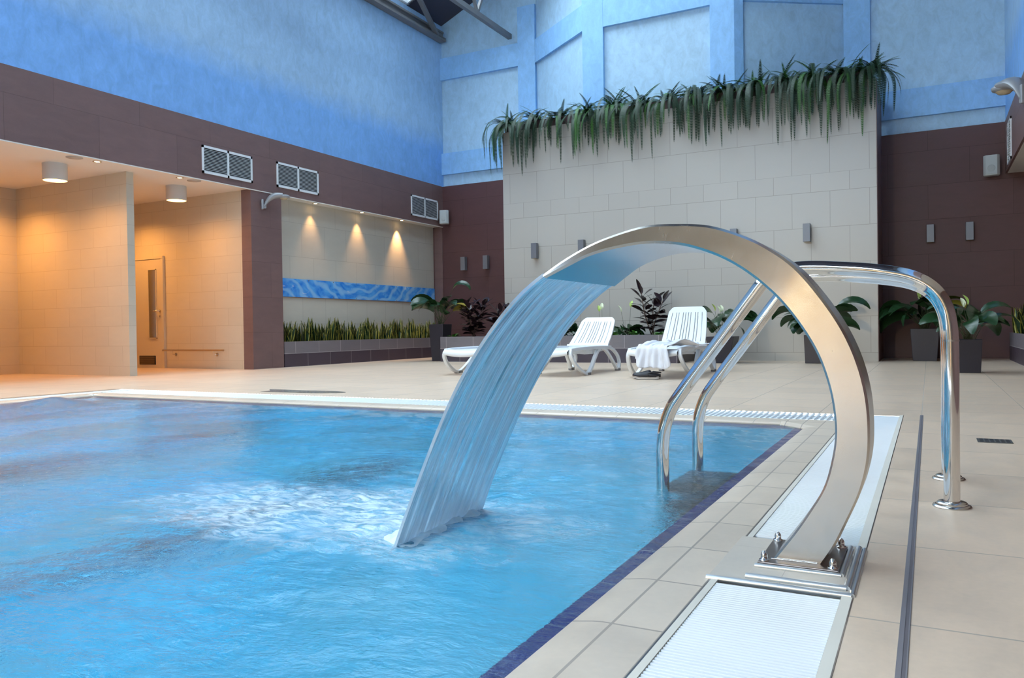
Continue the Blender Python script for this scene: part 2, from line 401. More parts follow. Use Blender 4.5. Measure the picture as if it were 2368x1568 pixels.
def make_water():
    xs = []; x = PX1 + .02
    while x > PX0 - .02: xs.append(x); x -= .022 if x > -3 else .034
    xs.append(PX0 - .02); ys = []; y = .4
    while y < PY1 + .02: ys.append(y); y += .022 if y < 3 else .03
    ys.append(PY1 + .02); ys = [PY0, -1, -.3, .1] + ys
    mb = MB(); mb.grid([[(x, y, WZ + wave(x, y)) for y in ys] for x in xs])
    return tag(mb.build('pool_water', WATER), 'rippling turquoise water filling the swimming pool', 'water', kind='stuff')
make_water()

# ------------------------------------------------------------------ gutters and grates
gt = MB()
gt.quad((-.445, PY0 - .4, -.05), (-.155, PY0 - .4, -.05), (-.155, 5.56, -.05), (-.445, 5.56, -.05))
gt.quad((-7.66, 5.10, -.05), (-.155, 5.10, -.05), (-.155, 5.56, -.05), (-7.66, 5.56, -.05))
gt.quad((-7.80, PY0 - .4, -.05), (-7.44, PY0 - .4, -.05), (-7.44, 5.56, -.05), (-7.80, 5.56, -.05))
struct('gutter_channel', gt, GROOVE)
ls = MB()      # pale frame strips either side of the gutter
for x0, x1 in ((-.446, -.431), (-.169, -.148)): ls.box(x0, x1, PY0 - .3, 5.56, -.05, .0015)
struct('trim_3', ls, PLAIN_CREAM)
dl = MB(); dl.box(-.450, -.446, PY0 - .3, 5.1, -.05, .0012); dl.box(-.148, -.1455, PY0 - .3, 5.56, -.04, .0012)
struct('trim_4', dl, DARKSTEEL)
def slats(name, x0, x1, y0, y1, along, pitch, label, wid=.62):
    mb = MB(); k = int(((y1 - y0) if along == 'Y' else (x1 - x0)) / pitch)
    r = pitch * wid / 2
    for i in range(k):
        c = (y0 if along == 'Y' else x0) + (i + .5) * pitch
        prof = [(c - r, -.022), (c - r, -.004), (c - r * .6, 0), (c + r * .6, 0), (c + r, -.004), (c + r, -.022)]
        if along == 'Y': mb.prism(prof, lambda u, v, d: (d, u, v), x0, x1)
        else: mb.prism(prof, lambda u, v, d: (u, d, v), y0, y1)
    for q in (.2, .5, .8):
        if along == 'Y': c = x0 + (x1 - x0) * q; mb.box(c - .004, c + .004, y0, y1, -.03, -.008)
        else: c = y0 + (y1 - y0) * q; mb.box(x0, x1, c - .004, c + .004, -.03, -.008)
    return tag(mb.build(name, GRATE), label, 'grate')
slats('gutter_grate', GX0, GX1, .55, 1.790, 'Y', .0125, 'white slatted gutter grate in the foreground, in front of the fountain base', .70)
slats('gutter_grate', GX0, GX1, 2.235, 5.50, 'Y', .0125, 'white slatted gutter grate running behind the fountain base towards the far corner', .70)
slats('gutter_grate', -7.46, -.46, 5.14, 5.50, 'X', .036, 'white slatted gutter grate along the far edge of the pool', .62)
slats('gutter_grate', -7.78, -7.48, PY0, 5.50, 'Y', .036, 'white gutter grate along the left edge of the pool', .62)
pm = MB(); rgp = random.Random(3)
cpts = [(-5.52 + .46 * math.cos(a) * (1 + .3 * math.sin(3 * a + 1)), 5.86 + .19 * math.sin(a) * (1 + .4 * math.cos(2 * a)), .0025) for a in [2 * PI * k_ / 40 for k_ in range(40)]]
pm.add(cpts, [tuple(range(40))]); tag(pm.build('puddle', plain('wet_tile', (.34, .31, .28), .12)), 'thin dark puddle on the deck beyond the far pool edge, left of the falling water', 'puddle')
# steel slot drain
sd = MB(); sd.box(-.054, -.036, -3, 5.60, -.02, .001, 0); sd.box(-.054, -.045, -3, 5.60, -.0, .002, 1); sd.box(-.0385, -.036, -3, 5.60, -.0, .002, 1)
tag(sd.build('slot_drain', [plain('slot_floor', (.20, .18, .20), .5, .5), plain('slot_lip', (.38, .35, .37), .4, .7)]), 'long narrow steel slot drain set in the right deck beside the gutter', 'drain')
# floor drain cover
dr = MB(); dr.box(.205, .352, 4.425, 4.562, -.01, .003, 0)
for i in range(6):
    for j in range(4):
        x = .216 + i * .0222; y = 4.438 + j * .031; dr.box(x, x + .015, y, y + .018, .003, .0036, 1)
tag(dr.build('drain_cover', [plain('drain_grey', (.10, .10, .10), .5, .5), DARK]), 'small dark square floor drain cover on the right deck behind the ladder posts', 'drain cover')

# ------------------------------------------------------------------ walls
th = .25
wl = MB()   # left upper blue wall
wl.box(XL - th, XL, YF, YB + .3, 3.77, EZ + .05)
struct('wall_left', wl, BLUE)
wl2 = MB()  # brown fascia, column
wl2.box(XL - .02, XL + .012, YF, YB, 2.88, 3.77)
wl2.box(XL - .21, XL + .0, 9.19, 9.86, 0, 2.88)
wl2.box(XL - .21, XL + .0, 14.78, YB + .1, 0, 2.88)
struct('wall_left_lower', wl2, BROWN_Y)
# planter niche wall
nw = MB(); nw.quad((XL - .25, 9.86, 0), (XL - .25, YB + .1, 0), (XL - .25, YB + .1, 2.9), (XL - .25, 9.86, 2.9))
struct('wall_niche', nw, CREAM_Y)
# soffit over niche and alcoves
sf = MB(); sf.box(-14.2, XL - .02, -3, YB + .1, 2.88, 3.0); sf.box(XL - .022, XL + .013, -3, YB, 2.866, 2.88)
struct('ceiling_soffit', sf, SOFFIT)
# alcoves
al = MB()
al.box(-12.58, -9.95, 7.285, 7.40, 0, 2.88, 0)                # partition between the alcoves
al.box(-12.58, -9.95, 4.60, 4.72, 0, 2.88, 0)  # unseen partition, added to keep rear daylight out of the alcove
struct('wall_partition', al, CREAM_X)
a2 = MB(); a2.quad((-14.2, 9.20, 0), (XL - .205, 9.20, 0), (XL - .205, 9.20, 2.88), (-14.2, 9.20, 2.88)); struct('wall_alcove_side', a2, CREAM_X)
a3 = MB(); a3.quad((-12.58, -3, 0), (-12.58, 7.30, 0), (-12.58, 7.30, 2.88), (-12.58, -3, 2.88))
a3.quad((-14.2, 7.3, 0), (-14.2, 9.2, 0), (-14.2, 9.2, 2.88), (-14.2, 7.3, 2.88)); a3.quad((-14.2, 7.29, 0), (-12.58, 7.29, 0), (-12.58, 7.29, 2.88), (-14.2, 7.29, 2.88)); a3.quad((-12.58, -3, 0), (XL, -3, 0), (XL, -3, 2.88), (-12.58, -3, 2.88)); a3.box(XL - .2, XL, YF, -3, 0, 2.88)
struct('wall_alcove_back', a3, tiles('cream_stone_alcove_back', (.62, .56, .45), 'Y', .60, .285, .1, .14, (.38, .3, .2), .005, .35, True, .04, .02, gmix=.5))
# back wall, brown below
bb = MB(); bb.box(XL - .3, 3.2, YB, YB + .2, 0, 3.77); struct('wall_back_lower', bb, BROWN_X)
# back wall, blue above, with the projecting bay
GZ = lambda x: EZ + SL * (min(x, 2 * XM - x) - XL)
YP = YB + .07                    # panel plane lies behind the frame plane
bw = MB()
BY = 13.68
BAY = [(-7.20, YB), (-5.67, BY), (-2.89, BY), (-1.27, YB)]
def wallq(a, b, z0=3.77):
    bw.quad((a[0], a[1], z0), (b[0], b[1], z0), (b[0], b[1], GZ(b[0])), (a[0], a[1], GZ(a[0])), 0)
pts = [(XL, YP), (-7.22, YP), (-7.20, YB + .07), (-5.65, BY + .07), (XM, BY + .07), (-2.91, BY + .07), (-1.27, YB + .07), (XR, YP)]
for a, b in zip(pts[:-1], pts[1:]): wallq(a, b)
bw.quad((-7.22, YB, 3.77), (-5.67, BY + .02, 3.77), (-2.89, BY + .02, 3.77), (-1.27, YB, 3.77), 0)
def slab(a, b, z0, z1, t0, t1, mi=1):
    """box along a->b on plan, protruding t1 towards the room from t0 behind the line"""
    A, B = Vector((*a, 0)), Vector((*b, 0)); d = (B - A).normalized(); n = Vector((d.y, -d.x, 0))
    P = [A + n * t1, B + n * t1, B - n * t0, A - n * t0]
    z1s = z1 if isinstance(z1, (list, tuple)) else [z1] * 4
    vs = [(p.x, p.y, z0) for p in P] + [(p.x, p.y, z1s[i]) for i, p in enumerate(P)]
    bw.add(vs, [(0, 3, 2, 1), (4, 5, 6, 7), (0, 1, 5, 4), (1, 2, 6, 5), (2, 3, 7, 6), (3, 0, 4, 7)], mi)
def lerp(a, b, t): return (a[0] + (b[0] - a[0]) * t, a[1] + (b[1] - a[1]) * t)
BEAMS = ((3.74, 3.80, .0), (4.03, 4.50, 0), (6.12, 6.60, 0), (8.2, 8.6, 0))
def beamset(a, b, ups=()):
    for z0, z1, _ in BEAMS[1:]:
        if z0 < min(GZ(a[0]), GZ(b[0])) - .3: slab(a, b, z0, z1, .08, .0)
    L_ = math.dist(a, b)
    for u0, u1 in ups: slab(lerp(a, b, u0 / L_), lerp(a, b, u1 / L_), 3.77, GZ(a[0]) , .08, .004)
beamset((XL, YB), (-7.20, YB), [(1.94, 2.34)])
beamset(BAY[0], BAY[1]); beamset(BAY[1], BAY[2], [(0, .41), (2.37, 2.78)]); beamset(BAY[2], BAY[3], [(0, .16)])
beamset((-1.27, YB), (XR, YB), [(0, .42)])
struct('wall_back', bw, [BLUE_P, BLUE_F])
CREAM.node_tree.links.remove(CREAM.node_tree.nodes['Principled BSDF'].inputs['Roughness'].links[0]); CREAM.node_tree.nodes['Principled BSDF'].inputs['Roughness'].default_value = .30
# free standing cream clad slab
ws = MB(); ws.box(-7.27, -.70, 13.47, 13.655, 0, 4.385, 0)
ws.box(-.70, -.69, 13.475, YB, 0, 4.38, 1); ws.box(-7.28, -7.27, 13.475, YB, 0, 4.38, 0)
struct('wall_middle', ws, [CREAM, BROWN_Y])
# right wall
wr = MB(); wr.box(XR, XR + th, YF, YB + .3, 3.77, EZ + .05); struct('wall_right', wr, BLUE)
wr2 = MB(); wr2.box(XR - .012, XR + .02, YF, YB, 2.95, 3.77); wr2.quad((3.2, YF, 0), (3.2, YB, 0), (3.2, YB, 3), (3.2, YF, 3)); struct('wall_right_lower', wr2, BROWN_Y)
ws2 = MB(); ws2.box(XR + .02, 3.2, YF, YB, 2.95, 3.05); struct('ceiling_soffit', ws2, SOFFIT)
# wall behind the camera: cream, with a glazed gable
wf = MB()
wf.quad((-14, YF, 0), (3.2, YF, 0), (3.2, YF, 4.3), (-14, YF, 4.3), 0)
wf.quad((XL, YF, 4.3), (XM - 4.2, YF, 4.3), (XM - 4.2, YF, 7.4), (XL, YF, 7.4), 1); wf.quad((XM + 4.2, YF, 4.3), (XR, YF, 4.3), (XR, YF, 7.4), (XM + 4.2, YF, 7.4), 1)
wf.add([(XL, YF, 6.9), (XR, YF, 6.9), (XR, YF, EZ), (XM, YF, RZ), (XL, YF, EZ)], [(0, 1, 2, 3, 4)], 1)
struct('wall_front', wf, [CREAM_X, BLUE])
wn = MB(); wn.quad((XM - 4.2, YF - .03, 4.3), (XM + 4.2, YF - .03, 4.3), (XM + 4.2, YF - .03, 6.9), (XM - 4.2, YF - .03, 6.9))
struct('window_1', wn, GLASS)
wb = MB()
for i in range(8): x = XM - 4.2 + i * 1.2; wb.box(x - .04, x + .04, YF - .06, YF + .05, 4.3, 6.9)
for z in (4.3, 5.6, 6.9): wb.box(XM - 4.2, XM + 4.2, YF - .06, YF + .05, z - .04, z + .04)
struct('trim_5', wb, BEAM)

# ------------------------------------------------------------------ roof
ROOFT = MB()
def rp_(x, y, dz=0): return (x, y, GZ(x) + dz)
def roof_strip(mb, x0, x1, y0, y1, t=.12, mi=0):
    vs = [rp_(x0, y0), rp_(x1, y0), rp_(x1, y1), rp_(x0, y1)] + [rp_(x0, y0, t), rp_(x1, y0, t), rp_(x1, y1, t), rp_(x0, y1, t)]
    mb.add(vs, [(0, 3, 2, 1), (4, 5, 6, 7), (0, 1, 5, 4), (1, 2, 6, 5), (2, 3, 7, 6), (3, 0, 4, 7)], mi)
rf = MB()
for x0, x1 in ((XL - .3, XM), (XM, XR + .3)):
    roof_strip(rf, x0, x1, 13.55, YB + .4)
for x0, x1 in ((XL - .3, XL + .02), (XM - .5, XM), (XM, XM + .4), (XM + 1.7, XR + .3)): roof_strip(rf, x0, x1, YF - .3, 13.55)
ys = [YF + 2.9 + i * 3.53 for i in range(6)]
for y in ys[:-1]:
    roof_strip(rf, XL + .02, XM - .5, y - .5, y + .5); roof_strip(rf, XM + .4, XM + 1.7, y - .5, y + .5)
struct('ceiling', rf, ROOFM)
k = 2
bays = []
y0 = YF
for y in ys[:-1]: bays.append((y0, y - .5)); y0 = y + .5
bays.append((y0, 13.55))
for (a, b) in bays:
    for x0, x1 in ((XL + .02, XM - .5), (XM + .4, XM + 1.7)):  # unseen right-slope strip is added to bring light onto the bay
        g = MB(); roof_strip(g, x0, x1, a, b, .02)
        for v_i in range(len(g.v)): g.v[v_i] = (g.v[v_i][0], g.v[v_i][1], g.v[v_i][2] + .06)
        wo = struct('window_%d' % k, g, GLASS); k += 1
        f = MB()
        for q in (0, .25, .5, .75, 1):
            x = x0 + (x1 - x0) * q; roof_strip(f, x - .03, x + .03, a, b, .14)
        for y in (a, b): roof_strip(f, x0, x1, y - .04, y + .04, .14)
        f.build('window_frame', WHITE, wo)
# eave beams
for x, s, lab in ((XL + .02, 1, 'dark steel eave beam running along the top of the left wall'), (XR - .02, -1, 'dark steel eave beam along the top of the right wall')):
    e = MB(); X2 = x + s * .16
    e.box(min(x, X2), max(x, X2), YF + .1, YB - .02, 6.93, 6.98); e.box(min(x, x + s * .05), max(x, x + s * .05), YF + .1, YB - .02, 6.98, 7.12); e.box(min(x, x + s * .10), max(x, x + s * .10), YF + .1, YB - .02, 7.12, 7.16)
    tag(e.build('steel_beam', BEAM), lab, 'beam')
def bar(mb, a, b, w_=.07, h_=.09):
    a, b = Vector(a), Vector(b); d = (b - a).normalized(); s = d.cross(Vector((0, 0, 1)))
    s = s.normalized() if s.length > .01 else Vector((1, 0, 0)); u = s.cross(d)
    vs = [p + s * i * w_ / 2 + u * j * h_ / 2 for p in (a, b) for j in (-1, 1) for i in (-1, 1)]
    mb.add(vs, [(0, 2, 3, 1), (4, 5, 7, 6), (0, 1, 5, 4), (2, 6, 7, 3), (0, 4, 6, 2), (1, 3, 7, 5)])
def girder(x, lab, z=6.75):
    g = thing('roof_girder', lab, 'girder', (x, 0, z))
    def sub(nm, a, b, w_=.07, h_=.09): m = MB(); bar(m, a, b, w_, h_); m.build(nm, BEAM, g)
    sub('bottom_chord', (0, YF + .3, 0), (0, YB - .02, 0), .09, .10)
    zt = GZ(x) - z - .10
    sub('top_chord', (0, YF + .3, zt), (0, YB - .02, zt), .09, .10)
    y = 13.42; i = 0
    while y > -1:
        sub('web_bar', (0, y, .03), (0, y - .62, zt - .03), .055, .055); sub('web_bar', (0, y, .03), (0, y + .62, zt - .03), .055, .055)
        y -= 1.55; i += 1
girder(-7.77, 'grey lattice roof girder ending on the back wall, near the top of the photo')
st = thing('roof_strut', 'slanting grey steel strut rising from the top corner of the left wall', 'strut')
m = MB(); bar(m, (-9.44, 14.60, 6.98), (-8.65, 11.8, 7.75), .085, .085); m.build('strut_bar', BEAM, st)
m = MB(); m.box(-9.53, -9.36, 14.5, 14.78, 6.99, 7.01); m.box(-9.46, -9.44, 14.5, 14.78, 7.01, 7.16); m.build('end_plate', BEAM, st)

# ------------------------------------------------------------------ door, handrail in the alcove
dm = plain('beige_door', (.60, .53, .42), .45); df = plain('door_frame_beige', (.60, .54, .44), .45)
d = MB(); y = 9.2; d.box(-12.38, -11.66, y - .035, y - .0, 0, 1.88)
door = struct('door_1', d, dm)
f = MB(); f.box(-11.655, -11.60, y - .045, y - .002, 0, 1.885); f.box(-12.45, -11.60, y - .045, y - .002, 1.886, 1.93); f.box(-12.45, -12.385, y - .045, y - .002, 0, 1.885); f.build('door_frame', df, door)
g = MB(); g.box(-11.97, -11.79, y - .045, y - .036, .53, 1.70); g.build('door_glass', plain('door_glass_pane', (.16, .12, .04), .1), door)
g = MB()
for a in ((-11.985, -11.97, .515, 1.715), (-11.79, -11.775, .515, 1.715)): g.box(a[0], a[1], y - .05, y - .035, a[2], a[3])
for z in (.515, 1.70): g.box(-11.985, -11.775, y - .05, y - .035, z, z + .015)
g.build('glazing_bead', df, door)
g = MB(); g.box(-12.25, -11.83, y - .042, y - .035, .06, .215, 0)
for i in range(8): g.box(-12.23, -11.85, y - .05, y - .04, .07 + i * .018, .079 + i * .018, 1)
g.build('door_grille', [DARK, plain('grille_brown', (.25, .17, .09), .4, .6)], door)
g = MB(); g.tube([(-11.70, y - .035, .99), (-11.70, y - .09, .99), (-11.80, y - .09, .99)], .011, 8); g.lathe([(.022, 0), (.022, .01)], (-11.70, y - .036, .99), 12, M=Matrix.Rotation(PI / 2, 4, 'X')); g.lathe([(.016, 0), (.016, .01)], (-11.70, y - .036, .90), 12, M=Matrix.Rotation(PI / 2, 4, 'X'))
g.build('door_handle', STEELP, door)
hr = thing('wall_handrail', 'thin steel handrail fixed low on the alcove wall right of the door', 'handrail')
g = MB(); g.tube([(-11.58, y - .09, .31), (-10.12, y - .09, .31)], .014, 10); g.build('rail', plain('warm_steel', (.5, .4, .28), .3, .9), hr)
for x in (-11.35, -10.36):
    g = MB(); g.tube([(x, y - .09, .30), (x, y - .09, .24), (x, y - .005, .24)], .009, 8); g.lathe([(.028, 0), (.028, .008)], (x, y - .002, .24), 14, M=Matrix.Rotation(PI / 2, 4, 'X')); g.build('bracket', STEELP, hr)

# ------------------------------------------------------------------ vents
def vent(y0, y1, z0, z1, x, s, lab):
    t = thing('vent_grille', lab, 'vent', (x, (y0 + y1) / 2, z0))
    w_, h = y1 - y0, z1 - z0; a = s * .016
    X0, X1 = min(0, a), max(0, a)
    g = MB()
    for q in ((-w_ / 2, -w_ / 2 + .03, 0, h), (w_ / 2 - .03, w_ / 2, 0, h), (-w_ / 2, w_ / 2, 0, .035), (-w_ / 2, w_ / 2, h - .035, h), (-.017, .017, 0, h)): g.box(X0, X1, q[0], q[1], q[2], q[3])
    g.build('frame', WHITE, t)
    g = MB(); g.box(min(s * .001, s * .003), max(s * .001, s * .003), -w_ / 2 + .01, w_ / 2 - .01, .01, h - .01); g.build('backing', DARK, t)
    n = 15
    for a0, a1 in ((-w_ / 2 + .03, -.017), (.017, w_ / 2 - .03)):
        g = MB()
        for i in range(n):
            z = .038 + (h - .076) * i / n
            g.add([(s * .004, a0, z + .0095), (s * .004, a1, z + .0095), (s * .014, a1, z + .001), (s * .014, a0, z + .001)], [(0, 1, 2, 3)])
            g.add([(s * .014, a0, z), (s * .014, a1, z), (s * .014, a1, z + .003), (s * .014, a0, z + .003)], [(0, 1, 2, 3)])
        g.build('louvres', WHITE, t)
VX = XL + .012
vent(8.235, 9.215, 2.975, 3.39, VX, 1, 'white louvred vent on the brown wall above the alcove, leftmost of the vents')
vent(9.75, 10.755, 3.0, 3.415, VX, 1, 'white louvred vent on the brown wall just above the curved floodlight')
vent(13.58, 14.59, 2.995, 3.425, VX, 1, 'white louvred vent on the brown wall next to the back corner')
vent(13.67, 14.25, 2.98, 3.60, XR - .012, -1, 'white louvred vent on the right hand brown wall at the photo edge')

# ------------------------------------------------------------------ floodlights
def flood(loc, rz, lab, s=1.0):
    t = thing('floodlight', lab, 'floodlight', loc, rz); t.scale = (s, s, s)
    g = MB(); g.box(0, .04, -.07, .07, -.10, .10); g.box(.04, .10, -.045, .045, -.08, .0); g.build('base', GREY_L, t, bevel=.008)
    g = MB(); pth = smooth_path([(.06, 0, -.03), (.14, 0, .10), (.26, 0, .19), (.42, 0, .21)], 5)
    rows = []
    for i, p in enumerate(pth):
        w_ = .06 + .07 * i / (len(pth) - 1); hh = .05 + .02 * math.sin(PI * i / (len(pth) - 1))
        rows.append([p + Vector((0, w_ * math.cos(a), hh * math.sin(a))) for a in [2 * PI * k / 12 for k in range(13)]])
    g.grid(rows); g.lathe([(.001, .02), (.10, .02), (.13, 0), (.12, -.03), (.09, -.045)], (.46, 0, .20), 20); g.build('head', GREY_L, t)
    g = MB(); g.lathe([(.088, 0), (.06, -.03), (.001, -.04)], (.46, 0, .158), 18); g.build('lens', LENS_E, t)
flood((XL + .012, 9.40, 2.66), .95, 'curved grey floodlight on the brown column left of the planter niche', .78)
flood((XR - .012, 11.45, 3.36), PI / 2 + .42, 'grey floodlight jutting from the right hand wall above the vent', 1.15)

# ------------------------------------------------------------------ wall lamps, speakers
def wall_lamp(x, z, yw, lab, grp):
    t = thing('wall_lamp', lab, 'wall lamp', (x, yw, z), 0, grp)
    g = MB(); g.box(-.055, .055, -.125, -.02, -.145, .145); g.build('housing', GREYP, t, bevel=.004)
    g = MB(); g.box(-.03, .03, -.02, 0, -.09, .09); g.build('wall_plate', GREYP, t)
    g = MB(); g.box(-.045, .045, -.115, -.03, -.1465, -.1455); g.build('lower_lens', LENS_E, t)
for x, yw, lab in ((-6.58, 13.47, 'small grey box wall lamp on the cream wall, left of the fountain arch'),
                   (-5.62, 13.47, 'grey box wall lamp on the cream wall peeking over the left of the fountain arch'),
                   (-2.87, 13.47, 'grey box wall lamp on the cream wall just above the right of the fountain arch'),
                   (-1.72, 13.47, 'grey box wall lamp near the right end of the cream wall, above the ladder rail')):
    wall_lamp(x, 2.06, yw, lab, 'box lamps on the cream wall')
wall_lamp(-8.96, 2.03, YB, 'grey box lamp on the left brown wall, the one nearer the corner', 'box lamps on the left brown wall')
wall_lamp(-8.40, 2.03, YB, 'grey box lamp on the left brown wall, the one nearer the cream wall', 'box lamps on the left brown wall')
wall_lamp(.03, 2.06, YB, 'grey box lamp on the right brown wall, the one nearer the cream wall', 'box lamps on the right brown wall')
wall_lamp(.59, 2.06, YB, 'grey box lamp on the right brown wall, the one under the speaker', 'box lamps on the right brown wall')
def speaker(loc, rz, s, lab):
    t = thing('wall_speaker', lab, 'speaker', loc, rz); t.scale = (s, s, s)
    g = MB(); g.prism([(-.10, 0), (-.115, -.10), (-.08, -.15), (.08, -.15), (.115, -.10), (.10, 0)], lambda u, v, dd: (u, v, dd), -.16, .16)
    g.build('body', plain('speaker_white', (.52, .55, .55), .5), t, bevel=.012)
    g = MB(); g.box(-.078, .078, -.156, -.15, -.14, .14, 0); g.lathe([(.001, .004), (.05, .004), (.055, 0)], (0, -.156, -.05), 20, 1, Matrix.Rotation(PI / 2, 4, 'X'))
    g.build('speaker_grille', [plain('grille_mesh', (.48, .52, .53), .7), plain('cone_grey', (.42, .45, .46), .6)], t, bevel=.003)
    g = MB(); g.tube([(0, 0, .06), (0, .05, .10), (0, .10, .10)], .016, 8); g.build('bracket', GREY_L, t)
speaker((-9.39, 14.68, 3.06), .25, .93, 'small white loudspeaker in the left corner beside the vent')
speaker((.90, 14.68, 3.06), -.10, 1.0, 'small white loudspeaker on the right brown wall near the soffit')

# ------------------------------------------------------------------ ceiling lamps in the alcoves
def spotlight(name, loc, power, size, blend, rot, parent, col=WARM, r=.03):
    l = bpy.data.lights.new(name, 'SPOT'); l.energy = power; l.color = col; l.spot_size = size; l.spot_blend = blend; l.shadow_soft_size = r
    o = bpy.data.objects.new(name, l); COL.objects.link(o); o.location = loc; o.rotation_euler = rot; o.parent = parent; return o
def drum(x, y, pw, lab):
    t = thing('ceiling_lamp', lab, 'ceiling lamp', (x, y, 2.88), 0, 'drum lamps in the alcoves')
    g = MB(); g.lathe([(.15, 0), (.15, -.22), (.146, -.225), (.140, -.22), (.136, -.14), (.001, -.14)], n=36); g.build('lamp_housing', plain('lamp_white', (.62, .60, .58), .5), t)
    g = MB(); g.lathe([(.134, -.155), (.001, -.155)], n=36); g.build('diffuser', LAMP_E, t)
    l = bpy.data.lights.new('lamp_light', 'AREA'); l.shape = 'DISK'; l.size = .25; l.energy = pw; l.color = WARM
    o = bpy.data.objects.new('lamp_light', l); COL.objects.link(o); o.location = (0, 0, -.165); o.parent = t
drum(-10.31, 6.49, 21, 'white drum ceiling lamp in the left alcove'); drum(-10.32, 8.42, 19, 'white drum ceiling lamp in the alcove with the door')
drum(-12.0, 6.49, 36, 'white drum ceiling lamp deep in the left alcove, left of the photo edge'); drum(-12.0, 8.42, 36, 'white drum ceiling lamp over the alcove door, behind the partition')
def recessed(x, y, lab, grp, power, size, tilt, blend=.4):
    t = thing('recessed_spotlight', lab, 'spotlight', (x, y, 2.88), 0, grp)
    g = MB(); g.lathe([(.055, 0), (.055, -.006), (.038, -.008), (.036, 0)], n=20); g.build('trim_ring', plain('spot_ring', (.55, .45, .35), .3, .8), t)
    g = MB(); g.lathe([(.036, -.003), (.001, -.003)], n=20); g.build('bulb', SPOT_E, t)
    if power:
        spotlight('spot_light', (0, 0, -.012), power, math.radians(size), blend, (0, tilt, 0), t, (1, .55, .22), .012)
recessed(-9.66, 10.83, 'glowing recessed spotlight over the niche, left of three, faintest cone below', 'spotlights over the planter niche', 36, 62, .08, .9)
recessed(-9.66, 12.13, 'glowing recessed spotlight over the middle of the niche with blue panel', 'spotlights over the planter niche', 55, 60, .08, .9)
recessed(-9.66, 13.43, 'glowing recessed spotlight over the niche nearest the back corner, brightest cone', 'spotlights over the planter niche', 130, 60, .08, .9)
recessed(-9.70, 6.68, 'tiny glowing recessed spotlight in the left alcove ceiling', 'spotlights at the alcove ceiling edge', 0, 60, 0)
recessed(-9.70, 7.98, 'tiny glowing recessed spotlight in the ceiling of the door alcove', 'spotlights at the alcove ceiling edge', 0, 60, 0)
for x, y, lab in ((-9.72, 6.38, 'flat round ceiling loudspeaker disc in the left alcove ceiling'), (-9.72, 8.25, 'flat round ceiling loudspeaker disc in the door alcove ceiling')):
    g = MB(); g.lathe([(.10, 0), (.10, -.006), (.001, -.008)], (x, y, 2.88), 24); tag(g.build('ceiling_speaker', plain('disc_beige', (.5, .46, .42), .7)), lab, 'ceiling speaker')
# lamps behind the camera that warm the steel
def wash(x, z, pw, lab):
    t = thing('wall_washer_lamp', lab, 'wall lamp', (x, YF, z))
    g = MB(); g.box(-.12, .12, .0, .16, -.10, .10); g.build('housing', GREYP, t); g = MB(); g.box(-.10, .10, .02, .14, -.106, -.101); g.build('lens', LAMP_E, t)
    l = bpy.data.lights.new('washer_light', 'SPOT'); l.energy = pw; l.color = (1, .70, .38); l.spot_size = 1.9; l.spot_blend = .7; l.shadow_soft_size = .1
    o = bpy.data.objects.new('washer_light', l); COL.objects.link(o); o.location = (0, .30, -.12); o.rotation_euler = (-.6, 0, 0); o.parent = t
wash(-2.35, 1.85, 120, 'warm wall lamp behind the viewer, over the cream end wall'); wash(-.7, 1.5, 170, 'second warm wall lamp behind the viewer, nearer the right wall')

def behind(loc, rot, pw, lab):
    t = thing('floodlight', lab, 'floodlight', loc)
    g = MB(); g.box(-.14, .14, -.10, .0, -.10, .10); g.box(-.03, .03, -.25, -.1, -.03, .03); g.build('base', GREY_L, t); g = MB(); g.box(-.13, .13, 0, .004, -.09, .09); g.build('lens', LAMP_E, t)
    l = bpy.data.lights.new('flood_light', 'SPOT'); l.energy = pw; l.color = (1, .76, .42); l.spot_size = 1.2; l.spot_blend = .8; l.shadow_soft_size = .12
    o = bpy.data.objects.new('flood_light', l); COL.objects.link(o); o.location = (0, .05, 0); o.rotation_euler = rot; o.parent = t
behind((-3.5, YF + .25, 1.6), (PI / 2 - .05, 0, -.25), 900, 'warm floodlight behind the viewer, shining along the pool')
# ------------------------------------------------------------------ blue wave panel
def m_wave():
    t = NT('wave_panel_print'); P, X, Y, Z = t.pos()
    cb = t.n('ShaderNodeCombineXYZ'); t.l(Y, cb.inputs[0]); t.l(t.M('MULTIPLY', Z, 1.4), cb.inputs[1])
    n1 = t.noise(cb.outputs[0], 2.2, 3, .5, 2.6)
    wv = t.n('ShaderNodeTexWave', wave_type='RINGS', rings_direction='SPHERICAL'); wv.inputs['Scale'].default_value = 1.2; wv.inputs['Distortion'].default_value = 9
    wv.inputs['Detail'].default_value = 2; wv.inputs['Detail Scale'].default_value = 1.3
    t.l(t.map(cb.outputs[0], (1, 1, 1), loc=(-12.0, -3.1, 0)), wv.inputs[0])
    c = t.mix(t.ramp(n1, 0, 1, .35, .7), (.02, .22, .80), (.12, .46, .94))
    c = t.mix(t.M('MULTIPLY', t.ramp(wv.outputs['Fac'], 0, 1, .45, .95), .75), c, (.28, .58, .92))
    c = t.mix(t.ramp(t.noise(cb.outputs[0], 3.4, 3, .5, 1.6), 0, .8, .62, .74), c, (.60, .74, .92))
    t.set(color=c, rough=.25); return t.m
wp = thing('wave_panel', 'long narrow blue panel with swirling wave pattern on the niche wall', 'wall panel', (XL - .245, 12.38, 1.36))
g = MB(); g.box(0, .022, -2.40, 2.40, -.158, .158); g.build('panel', m_wave(), wp)
g = MB(); g.box(-.002, .020, -2.40, 2.40, -.166, -.1585); g.build('panel_edge', plain('panel_edge_brown', (.18, .07, .06), .5), wp)
